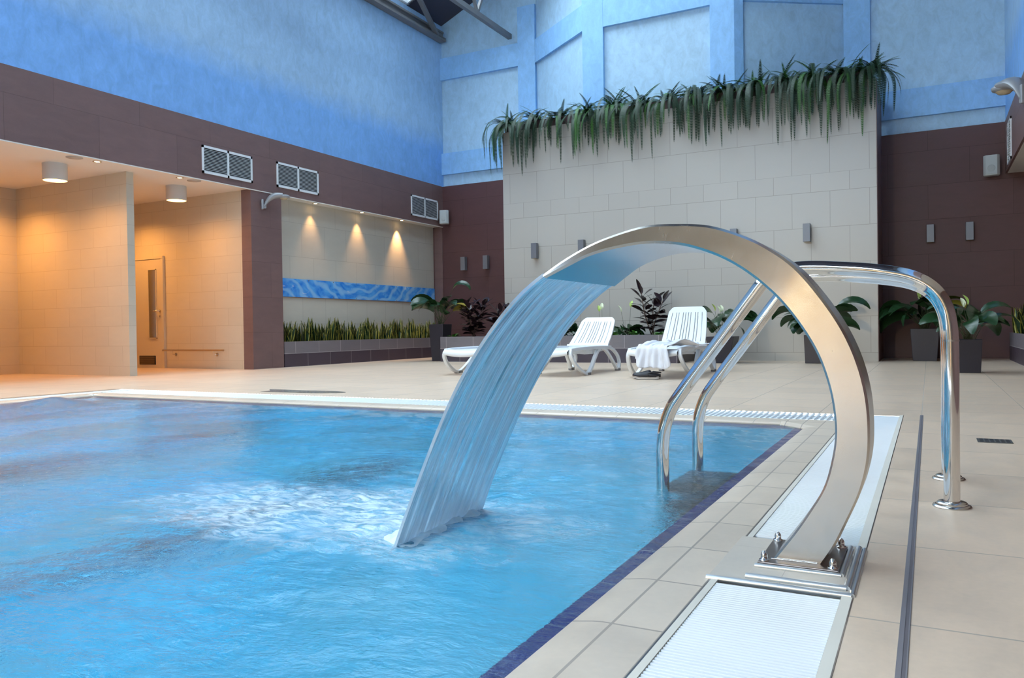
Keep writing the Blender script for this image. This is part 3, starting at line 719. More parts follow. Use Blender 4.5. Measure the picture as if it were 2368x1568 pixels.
for i in range(8):
    for z in (-.14, .14):
        g = MB(); g.lathe([(.009, 0), (.006, .006), (.001, .007)], (.022, -2.3 + i * .655, z), 10, M=Matrix.Rotation(PI / 2, 4, 'Y')); g.build('screw', DARKSTEEL, wp)

# ------------------------------------------------------------------ planters
def planter(name, lab, x0, x1, y0, y1, zt, mats, side):
    t = thing(name, lab, 'planter', ((x0 + x1) / 2, (y0 + y1) / 2, 0))
    cx, cy = (x0 + x1) / 2, (y0 + y1) / 2; a, b = (x1 - x0) / 2, (y1 - y0) / 2; zm = zt * .53
    w_ = .045
    for nm, z0, z1, mt in (('lower_course', 0, zm, mats[1]), ('upper_course', zm, zt, mats[0])):
        g = MB()
        g.box(-a, a, -b, -b + w_, z0, z1); g.box(-a, a, b - w_, b, z0, z1); g.box(-a, -a + w_, -b + w_, b - w_, z0, z1); g.box(a - w_, a, -b + w_, b - w_, z0, z1)
        g.build(nm, mt, t)
    g = MB(); g.box(-a - .001, a + .001, -b - .001, b + .001, zm - .004, zm + .004); g.build('joint', plain('pale_joint', (.40, .36, .36), .6), t)
    g = MB(); g.box(-a + w_, a - w_, -b + w_, b - w_, zt - .08, zt - .04); g.build('soil', SOIL, t)
    return t
planter('planter_box', 'long low planter of grey and dark tiles in the left niche', XL - .245, XL - .0, 9.88, 14.76, .43, (GREY_UP_Y, GREY_LO_Y), 'Y')
planter('planter_box', 'low tiled planter in front of the cream wall behind the sun loungers', -8.05, -3.55, 12.35, 13.45, .46, (GREY_UP_X, GREY_LO_X), 'X')
planter('planter_box', 'tiled planter cut by the right edge of the photo', 1.10, 1.62, 9.9, 14.38, .42, (GREY_UP_Y, GREY_LO_Y), 'Y')

# ------------------------------------------------------------------ plants
def blade(mb, base, az, L_, W_, tilt, curve, fold=.18, n=7, mi=0, prof=None, twist=0):
    """a leaf blade: starts at base, direction az / tilt, bends downwards by curve over its length"""
    p = Vector(base); d = Vector((math.cos(az), math.sin(az), 0)); s = Vector((-math.sin(az), math.cos(az), 0)); ang_ = tilt; rows = []
    for i in range(n + 1):
        t = i / n; w_ = W_ / 2 * (prof(t) if prof else math.sin(PI * min(1, t * .93 + .035)) ** .8 * (1 - .12 * t))
        dir_ = d * math.cos(ang_) + Vector((0, 0, 1)) * math.sin(ang_); up = -d * math.sin(ang_) + Vector((0, 0, 1)) * math.cos(ang_)
        ss = s * math.cos(twist) + up * math.sin(twist)
        rows.append([p - ss * w_ + up * w_ * fold, p - ss * w_ * .5 + up * w_ * fold * .4, p, p + ss * w_ * .5 + up * w_ * fold * .4, p + ss * w_ + up * w_ * fold])
        p = p + dir_ * (L_ / n); ang_ -= curve / n
    mb.grid(rows, mi)
def petiole(mb, base, az, L_, tilt, curve, r=.006, n=6):
    p = Vector(base); d = Vector((math.cos(az), math.sin(az), 0)); a = tilt; pts = [p.copy()]
    for i in range(n):
        p = p + (d * math.cos(a) + Vector((0, 0, 1)) * math.sin(a)) * (L_ / n); a -= curve / n; pts.append(p.copy())
    mb.tube(pts, [r * (1 - .5 * i / n) for i in range(n + 1)], 6); return p, a
def spathe(parent, st_, base, h, az, lean=.15, green=False):
    p, a = petiole(st_, base, az, h, PI / 2 - lean, .1, .004); fl_ = MB()
    blade(fl_, p, az, .13, .065, PI / 2 - .3, .5, .5, 5)
    fl_.lathe([(.001, .0), (.008, .01), (.008, .05), (.001, .06)], p, 8); fl_.build('flower', FLOWER_G if green else FLOWER, parent)
def lily_plant(parent, rng, n, h, lw, spread, z0, flowers=1, yellow=0, extra=()):
    lv, sm, fw = MB(), MB(), MB()
    specs = [(rng.uniform(0, 2 * PI) if i > 8 else 2 * PI * i / 9 + rng.uniform(-.3, .3), rng.uniform(.62, 1.0) * h, rng.uniform(.95, 1.45)) for i in range(n)]
    for i, (az, ph, tl) in enumerate(specs):
        b = (rng.uniform(-.05, .05), rng.uniform(-.05, .05), z0)
        tl = PI / 2 - (PI / 2 - min(tl, 1.5)) * spread
        p, a = petiole(sm, b, az, ph, tl, .35 * spread)
        blade(lv, p, az + rng.uniform(-.3, .3), lw * rng.uniform(1.6, 2.3), lw * rng.uniform(.85, 1.2), a - .15, rng.uniform(1.2, 2.2), .16, 8, 1 if i < yellow else 0, twist=rng.choice((-1, 1)) * rng.uniform(.1, .85))
    for az, ph, tl, l_, w_, cu in extra:
        p, a = petiole(sm, (0, 0, z0), az, ph, tl, .3); blade(lv, p, az, l_, w_, a - .1, cu, .2, 9, twist=.7)
    for i in range(flowers): spathe(parent, sm, (rng.uniform(-.05, .05), rng.uniform(-.05, .05), z0), h * rng.uniform(.9, 1.25), rng.uniform(0, 6.28), rng.uniform(.05, .3), i % 2 == 1)
    sm.build('stems', STEM, parent); lv.build('foliage', [LILY, LILY_Y], parent)
def pot(parent, wt, wb_, h, logo=False):
    g = MB(); a, b = wt / 2, wb_ / 2; i = a - .02
    vs = [(-b, -b, 0), (b, -b, 0), (b, b, 0), (-b, b, 0), (-a, -a, h), (a, -a, h), (a, a, h), (-a, a, h), (-i, -i, h), (i, -i, h), (i, i, h), (-i, i, h), (-i, -i, h - .05), (i, -i, h - .05), (i, i, h - .05), (-i, i, h - .05)]
    fs = [(3, 2, 1, 0)] + [(k, (k + 1) % 4, 4 + (k + 1) % 4, 4 + k) for k in range(4)] + [(4 + k, 4 + (k + 1) % 4, 8 + (k + 1) % 4, 8 + k) for k in range(4)] + [(8 + k, 8 + (k + 1) % 4, 12 + (k + 1) % 4, 12 + k) for k in range(4)]
    g.add(vs, fs); g.build('pot', POT, parent, bevel=.006)
    g = MB(); g.box(-i, i, -i, i, h - .06, h - .045); g.build('soil', SOIL, parent)
    if logo:
        g = MB(); g.lathe([(.016, 0), (.016, .003), (.001, .004)], (b * .55, -b - .004, .035), 18, M=Matrix.Rotation(PI / 2, 4, 'X') @ Matrix.Scale(1.5, 4, (1, 0, 0))); g.build('maker_badge', plain('badge_silver', (.6, .6, .62), .3, .7), parent, label='small oval silver badge')
def potted(loc, rz, wt, wb_, hp, n, h, lw, spread, fl_, lab, seed, yellow=0, logo=False, extra=()):
    t = thing('potted_peace_lily', lab, 'potted plant', loc, rz); pot(t, wt, wb_, hp, logo)
    lily_plant(t, random.Random(seed), n, h, lw, spread, hp - .05, fl_, yellow, extra)
potted((-8.22, 12.62, 0), 0, .32, .24, .70, 20, .44, .22, .9, 1, 'peace lily in a tall dark tapered pot in the left corner between the planters', 3, yellow=2,
       extra=((.35, .78, 1.35, .42, .13, 2.4),))
potted((-2.90, 12.62, 0), 0, .44, .27, .42, 22, .42, .20, 1.0, 3, 'peace lily in a dark pot right behind the lounger with the towel', 5)
potted((-1.50, 12.80, 0), 0, .36, .33, .43, 17, .36, .20, 1.15, 0, 'dark potted plant with drooping leaves at the cream wall, seen through the arch', 11, logo=True,
       extra=((PI, .45, 1.1, .50, .17, 2.0), (.1, .55, 1.15, .52, .17, 1.9), (2.8, .40, .9, .38, .14, 1.8)))
potted((-.06, 13.85, 0), 0, .40, .33, .50, 24, .46, .24, 1.15, 2, 'peace lily in a dark round-shouldered pot against the right brown wall', 21, yellow=1, extra=((3.5, .50, 1.0, .5, .2, 2.6), (4.2, .4, .9, .45, .2, 2.4)))
potted((.40, 10.62, 0), .15, .25, .22, .39, 20, .38, .17, 1.0, 2, 'peace lily with a white flower in a square dark pot, nearest the ladder rail', 31)
# small peace lilies in the middle planter
for i, (x, y, h, lab) in enumerate(((-5.45, 12.75, .26, 'low peace lily with a greenish flower in the middle planter, left of the middle lounger'), (-5.05, 12.9, .24, 'low peace lily in the middle planter behind the middle lounger back'),
                                  (-4.62, 12.85, .26, 'low peace lily with white flowers in the planter right of the middle lounger'), (-6.0, 12.8, .25, 'low peace lily in the middle planter half hidden by the falling water'))):
    t = thing('peace_lily', lab, 'plant', (x, y, .40), 0, 'peace lilies in the middle planter'); lily_plant(t, random.Random(40 + i), 20, h * .75, .13, 1.2, 0, 0)
    fw, sm = MB(), MB(); rg = random.Random(60 + i)
    for k in range(2): spathe(t, sm, (rg.uniform(-.12, .12), rg.uniform(-.1, .1), 0), .42 + .12 * rg.random(), rg.uniform(0, 6), .12, (i + k) % 2 == 0)
    sm.build('flower_stems', STEM, t)
# rubber plants
def rubber(loc, h, seed, lab, grp, stems=3, spread=.2):
    rg = random.Random(seed); t = thing('rubber_plant', lab, 'plant', loc, 0, grp); lv, sm = MB(), MB()
    for s in range(stems):
        az0 = 2 * PI * s / stems + rg.uniform(-.5, .5); hh = h * rg.uniform(.72, 1.0)
        top = Vector((math.cos(az0) * spread, math.sin(az0) * spread, hh))
        pts = smooth_path([(rg.uniform(-.04, .04), rg.uniform(-.04, .04), 0), tuple(top * .5 + Vector((rg.uniform(-.03, .03), 0, 0))), tuple(top)], 5)
        sm.tube(pts, [.011 * (1 - .5 * i / (len(pts) - 1)) for i in range(len(pts))], 6)
        n = int(hh / .034)
        for i in range(n):
            q = .15 + .85 * i / n; p = pts[int(q * (len(pts) - 1))].copy(); p.z = hh * q; az = i * 2.4 + s
            tl = .15 + .8 * (i / n) ** 2 + rg.uniform(-.2, .3)
            sm.tube([p, p + Vector((math.cos(az) * .03, math.sin(az) * .03, .015))], .004, 5)
            blade(lv, p + Vector((math.cos(az) * .03, math.sin(az) * .03, .015)), az, rg.uniform(.18, .26), rg.uniform(.09, .125), tl, .4, .16, 6, twist=rg.uniform(-.6, .6))
        lv.tube([top, top + Vector((0, 0, .09))], [.008, .001], 6)
    sm.build('stem', STEM_B, t); lv.build('foliage', RUBB, t)
rubber((-7.62, 12.85, .40), .70, 2, 'dense dark rubber plant at the left end of the middle planter', 'rubber plants in the middle planter', 5, .20)
rubber((-7.0, 12.9, .40), .72, 4, 'dark rubber plant in the planter partly behind the left edge of the falling water', 'rubber plants in the middle planter', 4, .18)
rubber((-4.15, 12.9, .40), .80, 9, 'dark open rubber plant left of the upright lounger', 'rubber plants in the middle planter', 3, .22)
# ground cover
def hosta(loc, seed, lab, grp, r=.13):
    rg = random.Random(seed); lv = MB()
    for i in range(26):
        az = rg.uniform(0, 6.28); d_ = rg.uniform(0, r * .6)
        blade(lv, (loc[0] + d_ * math.cos(az), loc[1] + d_ * math.sin(az), loc[2] + rg.uniform(0, .06)), az, rg.uniform(.07, .12), rg.uniform(.045, .065), rg.uniform(.3, 1.1), 1.2, .2, 4)
    tag(lv.build('ground_cover_plant', HOSTA), lab, 'plant', grp)
gcg = 'bright green ground plants in the middle planter'
hosta((-7.88, 12.55, .42), 1, 'small bright green plant at the left corner of the middle planter', gcg, .10)
hosta((-4.72, 12.55, .42), 2, 'bright green ground plant between the middle lounger and the rubber plant', gcg)
hosta((-4.32, 12.55, .42), 3, 'bright green ground plant at the foot of the open rubber plant', gcg)
hosta((-3.93, 12.55, .42), 4, 'bright green ground plant just left of the upright lounger back', gcg)
hosta((-3.66, 12.62, .42), 5, 'bright green ground plant hidden behind the upright lounger back', gcg, .1)
# snake plants
def snake_mesh(seed, n, h, spread=.12):
    rg = random.Random(seed); mb = MB(); uvs = []
    for i in range(n):
        x, y = rg.uniform(-spread, spread), rg.uniform(-spread * .6, spread * .6); az = rg.uniform(0, 6.28); hh = h * rg.uniform(.5, 1.0); lean = rg.uniform(.0, .55); w_ = rg.uniform(.075, .10)
        face = rg.uniform(-.5, .5) + PI / 2 * 0; p = Vector((x, y, 0)); a = PI / 2 - lean * .4; d = Vector((math.cos(az), math.sin(az), 0)); s = Vector((math.sin(face), math.cos(face), 0)); m_ = 6; rows = []
        for k in range(m_ + 1):
            t = k / m_; ww = w_ / 2 * (.65 + .5 * math.sin(PI * min(1, t * 1.1))) * (1 - t ** 4); rows.append([p - s * ww, p + Vector((.008, 0, 0)), p + s * ww])
            p = p + (d * math.cos(a) + Vector((0, 0, 1)) * math.sin(a)) * (hh / m_); a -= lean / m_
        mb.grid(rows); uvs += [None]
    me = mb.mesh('snake_plant'); uv = me.uv_layers.new(name='UVMap')
    for pl in me.polygons:
        for li, vi in zip(pl.loop_indices, pl.vertices): uv.data[li].uv = ((vi % 3) * .5, 0)
    me.materials.append(SNAKE); return me
SN = [snake_mesh(100 + i, 17, .46) for i in range(5)]
rg = random.Random(5)
for i in range(26):
    o = bpy.data.objects.new('snake_plant', SN[i % 5]); COL.objects.link(o); o.location = (XL - .115 + rg.uniform(-.03, .03), 10.0 + i * .182 + rg.uniform(-.03, .03), .37)
    o.rotation_euler = (0, 0, PI / 2 + rg.choice((0, PI)) + rg.uniform(-.2, .2)); s = rg.uniform(.82, 1.12); o.scale = (s * .85, s * .7, s)
    tag(o, 'yellow edged snake plant in the dense row of the left niche planter', 'plant', 'snake plants in the left niche planter')
for i in range(4):
    o = bpy.data.objects.new('snake_plant', SN[(i * 2) % 5]); COL.objects.link(o); o.location = (1.26 + rg.uniform(-.04, .05), 14.1 - i * .4, .36); o.rotation_euler = (0, 0, i); s = 1.15; o.scale = (s, s, s)
    tag(o, 'yellow edged snake plant in the planter at the right edge of the photo', 'plant', 'snake plants in the right planter')
# ferns hanging from the trough
tr = thing('fern_trough', 'long brown trough on top of the cream wall holding the ferns', 'planter', (-3.98, 13.565, 4.385))
g = MB(); g.box(-3.24, 3.24, -.095, -.075, 0, .15); g.box(-3.24, 3.24, .065, .085, 0, .15); g.box(-3.24, -3.22, -.075, .065, 0, .15); g.box(3.22, 3.24, -.075, .065, 0, .15); g.build('trough_sides', plain('trough_brown', (.085, .05, .055), .5), tr)
g = MB(); g.box(-3.22, 3.22, -.075, .065, .0, .12); g.build('soil', SOIL, tr)
def frond(mb, az, L_, tilt, curve, W_=.10, mi=0, rg=random, base=(0, 0, 0)):
    p = Vector(base); d = Vector((math.cos(az), math.sin(az), 0)); s = Vector((-math.sin(az), math.cos(az), 0)); a = tilt; n = max(14, int(L_ / .026)); step = L_ / n
    wig = rg.uniform(-.25, .25); sp = []
    for i in range(n + 1):
        t = i / n; dir_ = d * math.cos(a) + Vector((0, 0, 1)) * math.sin(a); up = -d * math.sin(a) + Vector((0, 0, 1)) * math.cos(a); ss = s * math.cos(wig) + up * math.sin(wig)
        w_ = W_ / 2 * min(1, .25 + t * 4) * (1 - t) ** .55 + .006; sp.append((p.copy(), ss))
        if i > 1:
            for q in (-1, 1):
                tip = p + ss * q * w_ + dir_ * step * 1.5 + Vector((0, 0, -w_ * .22)); hw = step * .40
                mb.add([p - dir_ * hw, p + ss * q * w_ * .55 - dir_ * hw * .7, tip, p + ss * q * w_ * .5 + dir_ * hw, p + dir_ * hw], [(0, 1, 2, 3, 4)], mi)
        p = p + dir_ * step; a -= curve / n * (1.6 - 1.2 * t); a = max(a, -PI / 2 - .05)
    k = [sp[i] for i in range(0, len(sp), 3)]
    mb.grid([[q[0] - q[1] * .0022, q[0] + q[1] * .0022 + Vector((0, 0, .001))] for q in k], mi)
def fern(x, seed, big, lab, ends=0):
    rg = random.Random(seed); t = thing('boston_fern', lab, 'fern', (x, 13.56, 4.50), 0, 'ferns in the trough on the cream wall')
    hang, top = MB(), MB()
    for i in range(int(20 * big)):      # fronds drooping over the front
        az = -PI / 2 + rg.uniform(-.75, .75); frond(hang, az, rg.uniform(.62, 1.28) * (.85 + .15 * big), rg.uniform(.1, 1.1), rg.uniform(2.2, 3.2), rg.uniform(.075, .12), 0 if rg.random() < .85 else 1, rg, (rg.uniform(-.14, .14), rg.uniform(-.05, .05), 0))
    for i in range(int(5 * abs(ends))):
        az = (0 if ends > 0 else PI) + rg.uniform(-.6, .5); frond(hang, az, rg.uniform(.5, 1.0), rg.uniform(.3, .9), rg.uniform(2.0, 2.9), .10, 0, rg)
    for i in range(int(36 * big)):      # upright and arching fronds
        az = rg.uniform(0, 2 * PI); frond(top, az, rg.uniform(.26, .56), rg.uniform(.35, 1.45), rg.uniform(.5, 1.9), rg.uniform(.07, .10), 0 if rg.random() < .4 else 1, rg, (rg.uniform(-.14, .14), rg.uniform(-.05, .1), 0))
    hang.build('hanging_fronds', [FERN, FERN_L], t); top.build('upright_fronds', [FERN, FERN_L], t)
FX = [-7.12, -6.62, -6.12, -5.58, -5.02, -4.50, -4.02, -3.50, -3.02, -2.52, -2.05, -1.60, -1.18, -.82]
names = ['leftmost fern, its fronds spilling round the left end of the cream wall'] + ['dark hanging fern in the trough, %s from the left end of the cream wall' % n_ for n_ in ('second', 'third', 'fourth', 'fifth', 'sixth', 'seventh')] + \
        ['dark hanging fern in the trough, %s from the right end of the cream wall' % n_ for n_ in ('seventh', 'sixth', 'fifth', 'fourth', 'third', 'second')] + ['rightmost fern, its fronds sweeping out past the right end of the cream wall']
for i, x in enumerate(FX):
    fern(x, 200 + i, [1.1, .9, .8, 1.0, 1.15, .9, .8, 1.1, 1.0, .9, 1.0, 1.15, .9, 1.2][i], names[i], -1.4 if i == 0 else (1.5 if i == 13 else 0))

# ------------------------------------------------------------------ sun loungers
def ribbon(mb, pts, w_, x0, x1):
    """band of width w_ following 2D pts (y, z), extruded from x0 to x1"""
    P = [Vector((a, b, 0)) for a, b in pts]; n = len(P); L1, L2 = [], []
    for i in range(n):
        t = (P[min(i + 1, n - 1)] - P[max(i - 1, 0)]).normalized(); nn = Vector((-t.y, t.x, 0)); L1.append(P[i] + nn * w_ / 2); L2.append(P[i] - nn * w_ / 2)
    vs = []
    for a, b in zip(L1, L2): vs += [(x0, a.x, a.y), (x1, a.x, a.y), (x1, b.x, b.y), (x0, b.x, b.y)]
    fs = [(i * 4 + k, i * 4 + (k + 1) % 4, (i + 1) * 4 + (k + 1) % 4, (i + 1) * 4 + k) for i in range(n - 1) for k in range(4)]
    fs += [(3, 2, 1, 0), tuple((n - 1) * 4 + k for k in range(4))]
    mb.add(vs, fs)
def lounger(loc, rz, back_angle, lab):
    t = thing('sun_lounger', lab, 'sun lounger', loc, rz, 'white sun loungers')      # local y: 0 = foot end, +y = towards the back
    # side frames: two V shaped legs with an arch between
    def sp(pts, n=6): return [(p.x, p.y) for p in smooth_path([(a, b, 0) for a, b in pts], n)]
    outer = sp([(1.50, .315), (1.62, .28), (1.74, .20), (1.765, .11), (1.70, .03), (1.63, .035), (1.56, .10), (1.44, .21), (1.32, .29), (1.18, .325), (1.04, .285), (.90, .20), (.76, .10), (.64, .035), (.56, .02), (.47, .035), (.33, .10), (.22, .18), (.165, .26), (.20, .325)])
    for s in (-1, 1):
        g = MB(); a, b = (s * .315, s * .27); ribbon(g, outer, .040, min(a, b), max(a, b))
        ribbon(g, sp([(.18, .318), (.5, .33), (1.1, .33), (1.52, .318)], 4), .046, min(a, b), max(a, b))
        g.v = [(x + s * max(0, .33 - z) * .16, y, z) for x, y, z in g.v]
        g.build('side_frame', LOUNGE, t, bevel=.008)
        for y in (.60, 1.665):
            g = MB(); g.box(min(a, b) - .002 + s * .05, max(a, b) + .002 + s * .05, y - .05, y + .05, 0, .03); g.build('foot_pad', RUBBER, t)
    # seat with slats and a curved foot lip
    g = MB()
    def seat_z(y): return .325 + (0 if y > .1 else -(.1 - y) ** 2 * 3)
    nx = 9
    for i in range(nx):
        x0 = -.27 + .54 * i / nx + .006; x1 = -.27 + .54 * (i + 1) / nx - .006
        rows = [[(x, y, seat_z(y) - .01 * math.cos(x / .27 * PI / 2) + dz) for x, dz in ((x0, 0), (x1, 0), (x1, -.02), (x0, -.02), (x0, 0))] for y in (.17, .3, .6, .9, 1.2, 1.42)]; g.grid(rows, 0, False)
    g.box(-.27, .27, 1.40, 1.46, .30, .33); g.box(-.27, .27, .60, .66, .29, .32)
    g.build('seat', LOUNGE, t, bevel=.003)
    g = MB(); rows = []
    for i in range(13):
        x = -.285 + .57 * i / 12; b_ = math.cos(x / .285 * PI / 2); rows.append([(x, .24, .335 - .012 * b_), (x, .15 - .03 * b_, .325 - .012 * b_), (x, .10 - .04 * b_, .30 - .02 * b_), (x, .105 - .03 * b_, .265 - .03 * b_), (x, .15, .262 - .03 * b_), (x, .24, .30)])
    g.grid(rows); g.build('foot_lip', LOUNGE, t)
    # under frame
    g = MB(); rows = []
    for i in range(9):
        x = -.27 + .54 * i / 8; b_ = math.cos(x / .27 * PI / 2); rows.append([(x, 1.35, .29), (x, 1.33, .29 - .06 * b_), (x, 1.37, .29 - .06 * b_), (x, 1.39, .29)])
    g.grid(rows); g.box(-.27, .27, .92, .97, .25, .29); g.build('cross_brace', LOUNGE, t)
    # backrest
    ca, sa = math.cos(back_angle), math.sin(back_angle); HL = .585
    def B(u, v, dd):
        half = .285 - .045 * v ** 1.5; return (u * half, 1.44 + (v * HL) * ca - dd * sa - .02 * math.sin(PI * v) * sa * -1, .35 + (v * HL) * sa + dd * ca - .02 * math.sin(PI * v) * ca)
    g = MB(); T_ = .028
    slots = [-.78, -.56, -.43, -.20, -.07, .07, .20, .43, .56, .78]; hw = .018; edges = [-1] + [e for s_ in slots for e in (s_ - hw, s_ + hw)] + [1]
    v0, v1 = .10, .86
    for i in range(0, len(edges), 2):
        a, b = edges[i], edges[i + 1]
        for k in range(6):
            q0, q1 = v0 + (v1 - v0) * k / 6, v0 + (v1 - v0) * (k + 1) / 6
            P4 = [(a, q0), (b, q0), (b, q1), (a, q1)]; vs = [B(u, v, -T_) for u, v in P4] + [B(u, v, 0) for u, v in P4]
            g.add(vs, [(3, 2, 1, 0), (4, 5, 6, 7), (0, 4, 7, 3), (1, 2, 6, 5)])
    # end bands
    es = edges
    for i in range(len(es) - 1):
        a, b = es[i], es[i + 1]
        def topv(u): return v1 + (1 - v1) * (1 - max(0, (abs(u) - .72) / .28) ** 2.2 * .85)
        sub_ = 3 if i in (0, len(es) - 2) else 1
        for k in range(sub_):
            a1, b1 = a + (b - a) * k / sub_, a + (b - a) * (k + 1) / sub_
            for P4 in ([(a1, v1), (b1, v1), (b1, topv(b1)), (a1, topv(a1))], [(a1, 0), (b1, 0), (b1, v0), (a1, v0)]):
                vs = [B(u, v, -T_) for u, v in P4] + [B(u, v, 0) for u, v in P4]
                slot_gap = (i % 2 == 1)
                f_ = [(3, 2, 1, 0), (4, 5, 6, 7), (0, 1, 5, 4), (2, 3, 7, 6)]
                g.add(vs, f_)
    g.build('backrest', LOUNGE, t, weld=True)
    for s in (-.8, .8):
        g = MB()
        vs = [B(s - .05, 0, -.06), B(s + .05, 0, -.06), B(s + .05, .8, -.05), B(s - .05, .8, -.05), B(s - .05, 0, -.026), B(s + .05, 0, -.026), B(s + .05, .8, -.026), B(s - .05, .8, -.026)]
        g.add(vs, [(3, 2, 1, 0), (4, 5, 6, 7), (0, 1, 5, 4), (1, 2, 6, 5), (2, 3, 7, 6), (3, 0, 4, 7)])
        g.build('back_rib', LOUNGE, t)
    g = MB(); g.tube([(-.30, 1.44, .345), (.30, 1.44, .345)], .020, 12); g.build('hinge_bar', LOUNGE, t)
    g = MB(); p_, q_ = B(0, .62, -.05), (0, 1.66, .30); g.tube([(-.2, p_[1], p_[2]), (-.2, q_[1], q_[2]), (.2, q_[1], q_[2]), (.2, p_[1], p_[2])], .010, 8); g.build('back_prop', LOUNGE, t)
    return t
lounger((-5.30, 8.52, 0), .0, math.radians(38), 'white plastic sun lounger mostly hidden behind the falling water, leftmost one')
lounger((-4.10, 8.50, 0), .0, math.radians(41), 'white plastic sun lounger reclined low, directly right of the falling water')
lounger((-2.77, 8.52, 0), .02, math.radians(58), 'white plastic sun lounger with upright back and a white towel on it')
# towel draped over the left front of the upright lounger
def towel():
    """over the foot end of the lounger: lies on the seat and hangs down in front of it"""
    mb = MB(); n, m_ = 60, 44; rows = []; Ye = 8.60
    for i in range(n + 1):
        u = i / n; row = []; s_ = u * .86; top_w = .58
        for j in range(m_ + 1):
            v = j / m_
            x = -2.92 + .34 * v
            rip = .013 * math.sin(v * 15 + 2.2 * math.sin(u * 3.5)) + .008 * math.sin(v * 33 + u * 9)
            if s_ < top_w:
                q = top_w - s_; y = Ye + q - .02; z = .352 + abs(rip) * 1.2 + .05 * math.exp(-((q - .22) / .12) ** 2) * (.5 + .5 * math.sin(v * 7 + 1)) + .012
                x += q * .50 * (.3 + v * .9)
            else:
                q = s_ - top_w; hem = .28 - .12 * abs(v - .55) * 2 ** .5 - (.05 if v < .06 else 0) + .03 * math.sin(v * 9)
                q = q / (.86 - top_w) * hem; b_ = min(q / .04, 1)
                y = Ye - .02 - .045 * math.sin(b_ * PI / 2) - rip * 1.2 * min(1, q * 9) - .10 * q; z = .364 - max(0, q - .01)
                x += (.45 - v) * -.10 * q / .25 + .04 * q
            row.append((x, y, z))
        rows.append(row)
    mb.grid(rows)
    rr = smooth_path([(-2.90, 8.95, .385), (-2.78, 9.06, .395), (-2.66, 9.22, .405), (-2.56, 9.34, .395), (-2.52, 9.42, .375)], 8)
    for k, off in enumerate(((0, 0, 0), (.06, -.05, -.01))):
        pts = [p + Vector(off) + Vector((.008 * math.sin(i * .9 + k), 0, .006 * math.sin(i * 1.3 + k * 2))) for i, p in enumerate(rr)]
        mb.tube(pts, [.028 + .010 * math.sin(i * .8 + k * 2) for i in range(len(pts))], 16)
    o = mb.build('towel', plain('white_terry', (.80, .82, .88), .9, bump=.6, bs=160))
    sd_ = o.modifiers.new('solid', 'SOLIDIFY'); sd_.thickness = .007
    tag(o, 'crumpled white towel hanging over the foot end of the upright sun lounger', 'towel')
towel()
# clog shoe
sh = thing('clog_shoe', 'dark rubber clog with white striped sole on the floor under the towel', 'shoe', (-2.80, 8.50, 0), PI + .12)
sh.scale = (1.1, 1.1, 1.1)
def shoe_outline(t): # half width along the length 0..1 (heel to toe)
    return .036 + .016 * math.sin(PI * min(1, t * 1.0)) * (1 if t > .4 else .6) + .006 * t
def sole(z0, z1, gx, mat, nm):
    g = MB(); out = []
    n = 24
    for i in range(n + 1): t = i / n; e = math.sqrt(max(0, 1 - (2 * t - 1) ** 8)); out.append(((t - .5) * .28 * gx, -shoe_outline(t) * e * gx))
    for i in range(n, -1, -1): t = i / n; e = math.sqrt(max(0, 1 - (2 * t - 1) ** 8)); out.append(((t - .5) * .28 * gx, shoe_outline(t) * e * gx))
    g.prism(out, lambda u, v, d: (u, v, d + max(0, u - .07) * .16 + max(0, -u - .09) * .1), z0, z1, smooth=True); g.build(nm, mat, sh)
SW = plain('shoe_white', (.62, .58, .54), .5); SB = plain('shoe_black', (.012, .012, .018), .5)
sole(.0, .006, .98, SB, 'outsole'); sole(.006, .016, 1.0, SW, 'midsole'); sole(.016, .019, 1.008, SB, 'sole_stripe'); sole(.019, .027, 1.0, SW, 'midsole')
g = MB(); rows = []
for i in range(15):
    t = .36 + .64 * i / 14; x = (t - .5) * .28; w_ = shoe_outline(t) * math.sqrt(max(0.02, 1 - (2 * t - 1) ** 8)) * .97; hh = .066 - .045 * ((t - .36) / .64) ** 1.1 if t > .42 else .058 + .008 * (t - .36) / .06
    rows.append([(x, -w_ * math.cos(a), .026 + hh * math.sin(a) ** .8 * (1 if i < 14 else .3) + max(0, x - .07) * .16) for a in [PI * k / 10 for k in range(11)]])
g.grid(rows); o_ = g.build('upper', SB, sh); md = o_.modifiers.new('s', 'SOLIDIFY'); md.thickness = .006
g = MB(); rows = []
for i in range(25):
    a = PI * (.5 + i / 24); cx_, cy_ = -.02 + .118 * math.cos(a), .046 * math.sin(a)
    rows.append([(cx_, cy_, .026), (cx_ * 1.0, cy_ * 1.04, .045), (cx_, cy_ * 1.0, .052 + .012 * abs(math.sin(a)) ** 3)])
g.grid(rows); o_ = g.build('heel_cup', SB, sh); md = o_.modifiers.new('s', 'SOLIDIFY'); md.thickness = .006
g = MB(); g.tube([(-.02, -.047, .062), (-.06, -.05, .075), (-.12, -.04, .07), (-.142, 0, .07), (-.12, .04, .07), (-.06, .05, .075), (-.02, .047, .062)], .008, 8); g.build('heel_strap', SB, sh)
g = MB(); g.lathe([(.006, 0), (.005, .004), (.001, .005)], (-.022, -.052, .066), 12, M=Matrix.Rotation(PI / 2, 4, 'X')); g.build('rivet', SW, sh)

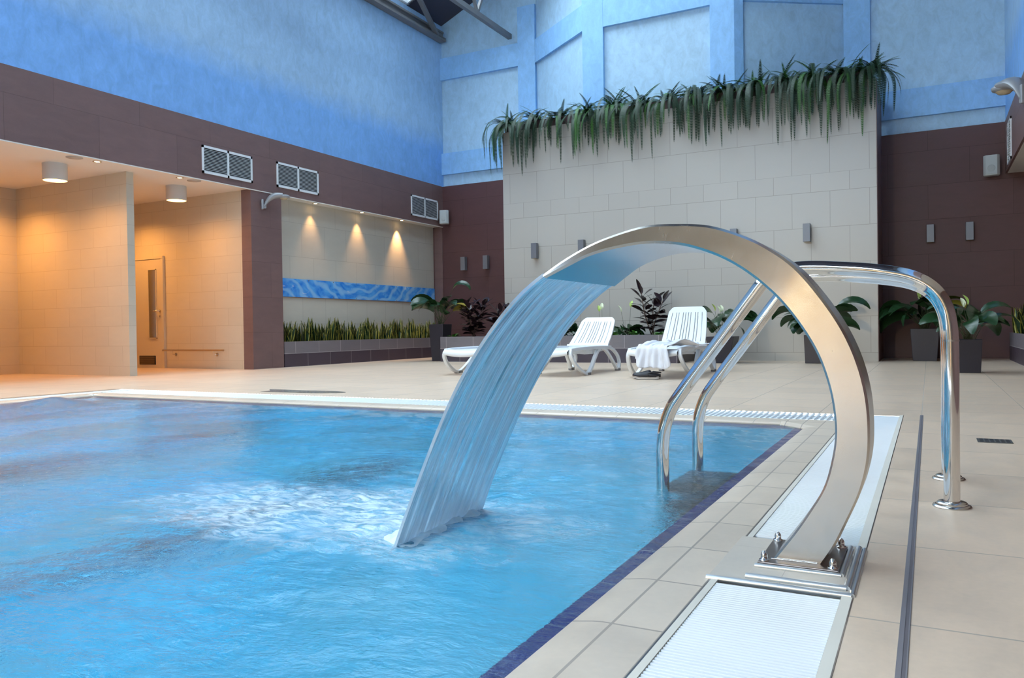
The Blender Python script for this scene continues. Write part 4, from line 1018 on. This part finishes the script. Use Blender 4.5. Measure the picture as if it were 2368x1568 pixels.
# ------------------------------------------------------------------ pool ladder
lad = thing('pool_ladder', 'polished steel pool ladder handrails arching from the deck down into the water', 'ladder', (.06, 3.09, 0))
def hrail(y):
    p = [(.0, 0, -.0), (.0, 0, .48), (-.003, 0, .57), (-.018, 0, .64), (-.055, 0, .695), (-.12, 0, .733), (-.22, 0, .755), (-.33, 0, .768), (-.43, 0, .775), (-.505, 0, .768), (-.565, 0, .735), (-.61, 0, .68), (-.70, 0, .56), (-.86, 0, .345), (-.905, 0, .275), (-.930, 0, .20), (-.938, 0, .12), (-.938, 0, -.1), (-.938, 0, -.95)]
    pts = smooth_path([(a, y, c) for a, b, c in p[1:17]], 6); pts = [Vector((0, y, 0))] + pts + [Vector((-.938, y, -.95))]
    g = MB(); g.tube(pts, .0235, 28); r_ = g.build('handrail', STEELP, lad)
    g = MB(); g.lathe([(.056, 0), (.056, .003)], (0, y, 0), 48); g.lathe([(.056, .003), (.053, .007), (.047, .0085)], (0, y, 0), 48); g.lathe([(.044, .0085), (.044, .013)], (0, y, 0), 48); g.lathe([(.044, .013), (.040, .017), (.0238, .018)], (0, y, 0), 48); g.build('floor_flange', SATIN, r_)
    g = MB(); g.lathe([(.0243, 0), (.0243, .006)], (0, y, .522), 28); g.build('weld_ring', BRUSH, r_)
hrail(-.25); hrail(.25)
TR = plain('ladder_tread', (.05, .035, .035), .5, .2)
for z in (-.075, -.34, -.60, -.86):
    g = MB(); g.box(-.965, -.76 if z < -.1 else -.745, -.235, .235, z - .02, z)
    for i in range(5): g.box(-.955 + i * .04, -.945 + i * .04, -.23, .23, z, z + .005)
    g.build('tread', TR, lad)

# ------------------------------------------------------------------ plinth and fountain
pl = thing('tiled_plinth', 'low beige tiled plinth with silver edge strips under the fountain', 'plinth', (-.30, 2.01, 0))
ST = tiles('plinth_tile', (.60, .53, .45), 'X', .3, .3, -.6, 0, (.4, .34, .3), .001, .4, False, .12, .0, vertical=False)
STS = plain('anodised_strip', (.62, .66, .70), .28, .85)
g = MB(); g.box(-.157, .144, -.196, .190, -.03, .004); g.build('tile_base', ST, pl, bevel=.001)
g = MB(); g.tube([(-.159, -.200, .001), (.150, -.200, .001)], .0075, 14); g.tube([(.150, -.200, .000), (.150, .190, .000)], .0075, 12); g.build('edge_strip', STS, pl)
g = MB(); g.box(-.073, .137, -.165, .180, .004, .009); g.build('tile_step', ST, pl, bevel=.001)
g = MB(); g.tube([(-.076, -.171, .007), (.138, -.171, .007)], .0078, 14); g.tube([(.138, -.171, .006), (.138, .180, .006)], .0078, 12); g.build('step_strip', STS, pl)
g = MB(); g.box(-.068, .114, -.090, .160, .009, .0128); g.build('top_tile', ST, pl)
g = MB(); g.tube([(-.070, -.094, .011), (.120, -.094, .011)], .0062, 14); g.tube([(.120, -.094, .011), (.120, .160, .011)], .0062, 12); g.build('top_strip', STS, pl)

ft = thing('waterfall_spout', 'big curved brushed steel waterfall spout arching out over the pool', 'fountain', (-.30, 2.045, .013))
g = MB(); g.box(-.066, .114, -.120, .104, 0, .006); g.build('base_plate', DARKSTEEL, ft, bevel=.002)
for x, y in ((-.053, -.105), (.100, -.105), (-.053, .090), (.100, .090)):
    g = MB(); g.lathe([(.012, .006), (.012, .009), (.0075, .009), (.0085, .018), (.0075, .022), (.004, .028), (.001, .029)], (x, y, 0), 16); g.build('bolt', STEELP, ft)
def spout():
    # (outer x,z) (inner x,z) measured on the near face for a half width that grows towards the lip, then corrected for that width
    outer = [(-.232, .003), (-.200, .056), (-.173, .116), (-.144, .187), (-.127, .259), (-.123, .329), (-.128, .409), (-.146, .490), (-.178, .569), (-.225, .646), (-.283, .72), (-.343, .769), (-.404, .804), (-.490, .836), (-.579, .847), (-.66, .848), (-.745, .831), (-.82, .807), (-.898, .770), (-.962, .732)]
    inner = [(-.346, .003), (-.294, .075), (-.259, .130), (-.226, .190), (-.208, .253), (-.199, .315), (-.202, .377), (-.213, .438), (-.236, .508), (-.274, .577), (-.324, .644), (-.385, .702), (-.447, .745), (-.512, .775), (-.579, .794), (-.661, .801), (-.745, .793), (-.82, .777), (-.885, .751), (-.951, .7225)]
    n = len(outer)
    def resample(ps, N):
        q = smooth_path([(a, b, 0) for a, b in ps], 10); L_ = [0]
        for i in range(1, len(q)): L_.append(L_[-1] + (q[i] - q[i - 1]).length)
        out = []
        for k in range(N):
            s = L_[-1] * k / (N - 1); i = max(j for j in range(len(L_)) if L_[j] <= s + 1e-9); i = min(i, len(q) - 2)
            f_ = (s - L_[i]) / max(1e-9, L_[i + 1] - L_[i]); out.append(q[i].lerp(q[i + 1], f_))
        return out
    N = 90; O = resample(outer, N); I = resample(inner, N)
    def half(t): return .083 + .168 * max(0, (t - .50) / .50) ** 1.35
    no, ni, fo, fi = [], [], [], []
    for k in range(N):
        t = k / (N - 1); h = half(t); Y = 2.045 - h; s = Y / 2.0
        def at(p): return (p.x * s, .58 + (p.y - .58) * s)
        o_, i_ = at(O[k]), at(I[k])
        no.append((o_[0] + .30, -h, o_[1] - .013)); ni.append((i_[0] + .30, -h, i_[1] - .013)); fo.append((o_[0] + .30, h, o_[1] - .013)); fi.append((i_[0] + .30, h, i_[1] - .013))
    global LIP; LIP = (ni[-1][0] - .30, ni[-1][2] + .042, no[-1][2] + .013)
    g = MB()
    # chamfered near and far outer corner
    c = .006
    def row(k):
        a, b, d, e = map(Vector, (no[k], ni[k], fi[k], fo[k])); u = (b - a).normalized() * c; vv = Vector((0, c, 0))
        return [a + u, b - u, b + vv, d - vv, d - u, e + u, e - vv, a + vv, a + u]
    R = [row(k) for k in range(N)]
    for j in range(8): g.grid([[R[k][j + 1], R[k][j]] for k in range(N)], 1 if j in (2,) else 0)
    lo = MB()
    g.build('spout_body', [BRUSH, plain('inner_polished_steel', (.50, .50, .50), .26, 1.0)], ft)
    g = MB(); k = N - 1
    g.add([R[k][i] for i in range(8)], [tuple(range(8))]); g.build('lip_end', DARKSTEEL, ft)
    return ni, fi
NI, FI = spout()
# weld bead at the base
g = MB(); g.tube([(-.040, -.085, .007), (.064, -.085, .007)], .0022, 6); g.build('weld_bead', STEELP, ft)

# falling sheet of water
def m_sheet():
    t = NT('falling_water'); u = t.n('ShaderNodeUVMap')
    st1 = t.noise(t.map(u.outputs[0], (15, 1.5, 1), (0, 0, .03)), 1, 4, .6, .9); st2 = t.noise(t.map(u.outputs[0], (48, 2.6, 1)), 1, 4, .6, .5)
    s = t.n('ShaderNodeSeparateXYZ'); t.l(u.outputs[0], s.inputs[0])
    foam = t.ramp(s.outputs[1], 0, 1, .74, .97)
    k = t.M('ADD', t.M('MULTIPLY', st1, .6), t.M('MULTIPLY', st2, .4))
    body = t.ramp(k, .14, .82, .38, .60)
    body = t.M('MAXIMUM', body, t.M('MULTIPLY', foam, t.ramp(st1, .55, 1.0, .3, .6)))
    gl = t.n('ShaderNodeBsdfPrincipled'); gl.inputs['Base Color'].default_value = (.86, .95, 1, 1); gl.inputs['Transmission Weight'].default_value = 1; gl.inputs['IOR'].default_value = 1.2; gl.inputs['Roughness'].default_value = .06
    df_ = t.n('ShaderNodeBsdfDiffuse'); t.put(t.mix(foam, (.54, .65, .74), (.78, .88, .95)), df_.inputs[0]); tl = t.n('ShaderNodeBsdfTranslucent'); tl.inputs[0].default_value = (.52, .64, .74, 1)
    gs = t.n('ShaderNodeBsdfGlossy'); gs.inputs['Roughness'].default_value = .12
    ms = t.n('ShaderNodeMixShader'); ms.inputs[0].default_value = .45; t.l(df_.outputs[0], ms.inputs[1]); t.l(tl.outputs[0], ms.inputs[2])
    m0 = t.n('ShaderNodeMixShader'); m0.inputs[0].default_value = .12; t.l(ms.outputs[0], m0.inputs[1]); t.l(gs.outputs[0], m0.inputs[2])
    m1 = t.n('ShaderNodeMixShader'); t.l(body, m1.inputs[0]); t.l(gl.outputs[0], m1.inputs[1]); t.l(m0.outputs[0], m1.inputs[2])
    bp = t.n('ShaderNodeBump'); bp.inputs['Strength'].default_value = .55; bp.inputs['Distance'].default_value = .006; t.l(k, bp.inputs['Height'])
    for nd in (gl, df_, gs): t.l(bp.outputs[0], nd.inputs['Normal'])
    t.l(m1.outputs[0], t.out.inputs[0]); return t.m
def sheet():
    mb = MB(); n, m_ = 46, 90; X0, Z0 = -.858, .717; rows = []; rows2 = []
    for i in range(n + 1):
        s = i / n; dx = .482 * s; x = X0 - dx; z = Z0 - .60 * dx - 2.16 * dx * dx
        w0, w1 = 1.798 - .02 * s, 2.292 - .04 * s; a, b = [], []
        tang = Vector((-1, 0, -.60 - 4.32 * dx)).normalized(); nn = Vector((tang.z, 0, -tang.x)); nn = nn if nn.z > 0 else -nn
        for j in range(m_ + 1):
            v = j / m_; y = w0 + (w1 - w0) * v
            cor = .0055 * noise.noise((v * 14 + s, s * 2.2, 0)) * min(1, s * 3) + .002 * noise.noise((v * 55, s * 2.5, 4)) * min(1, s * 2)
            th_ = .0022 + .0022 * math.exp(-((v) / .02) ** 2) + .0022 * math.exp(-((1 - v) / .02) ** 2)
            P = Vector((x, y, z)) + nn * cor; a.append(P + nn * th_); b.append(P - nn * th_)
        rows.append(a); rows2.append(b)
    mb.grid([r[::-1] for r in rows]); mb.grid(rows2)
    for j in (0, m_): mb.grid([[rows[i][j], rows2[i][j]] for i in range(n + 1)])
    me = mb.mesh('falling_water'); uv = me.uv_layers.new(name='UVMap'); per = (n + 1) * (m_ + 1)
    for p in me.polygons:
        for li, vi in zip(p.loop_indices, p.vertices):
            if vi < 2 * per:
                k_ = vi % per; i, j = divmod(k_, m_ + 1); j = (m_ - j) if vi < per else j; uv.data[li].uv = (j / m_, i / n)
            else: k_ = (vi - 2 * per) // 2 % (n + 1); uv.data[li].uv = (0, k_ / n)
    o = link('falling_water', me, m_sheet()); tag(o, 'curved sheet of water pouring from the steel spout into the pool', 'water', kind='stuff')
sheet()
# froth where the sheet lands
def froth():
    mb = MB(); rows = []
    for i in range(41):
        u = i / 40; row = []
        for j in range(61):
            v = j / 60; x = -1.455 + .19 * u; y = 1.785 + .48 * v
            e = math.sin(PI * u) ** 1.2 * math.sin(PI * min(1, max(0, v))) ** .35
            h = e * (.020 + .026 * (.5 + noise.noise((x * 14, y * 14, 1))) + .014 * noise.noise((x * 40, y * 40, 2))) * (.5 + .8 * u)
            row.append((x + .02 * noise.noise((y * 9, 1, u)), y + .02 * noise.noise((x * 9, 4, v)), WZ - .012 + h))
        rows.append(row)
    mb.grid(rows); t = NT('white_froth'); t.set(color=t.mix(t.noise(t.pos()[0], 40, 5), (.36, .66, .86), (.78, .90, .96)), rough=.5)
    tag(mb.build('splash_froth', t.m), 'white froth where the sheet of water hits the pool', 'foam', kind='stuff')
froth()
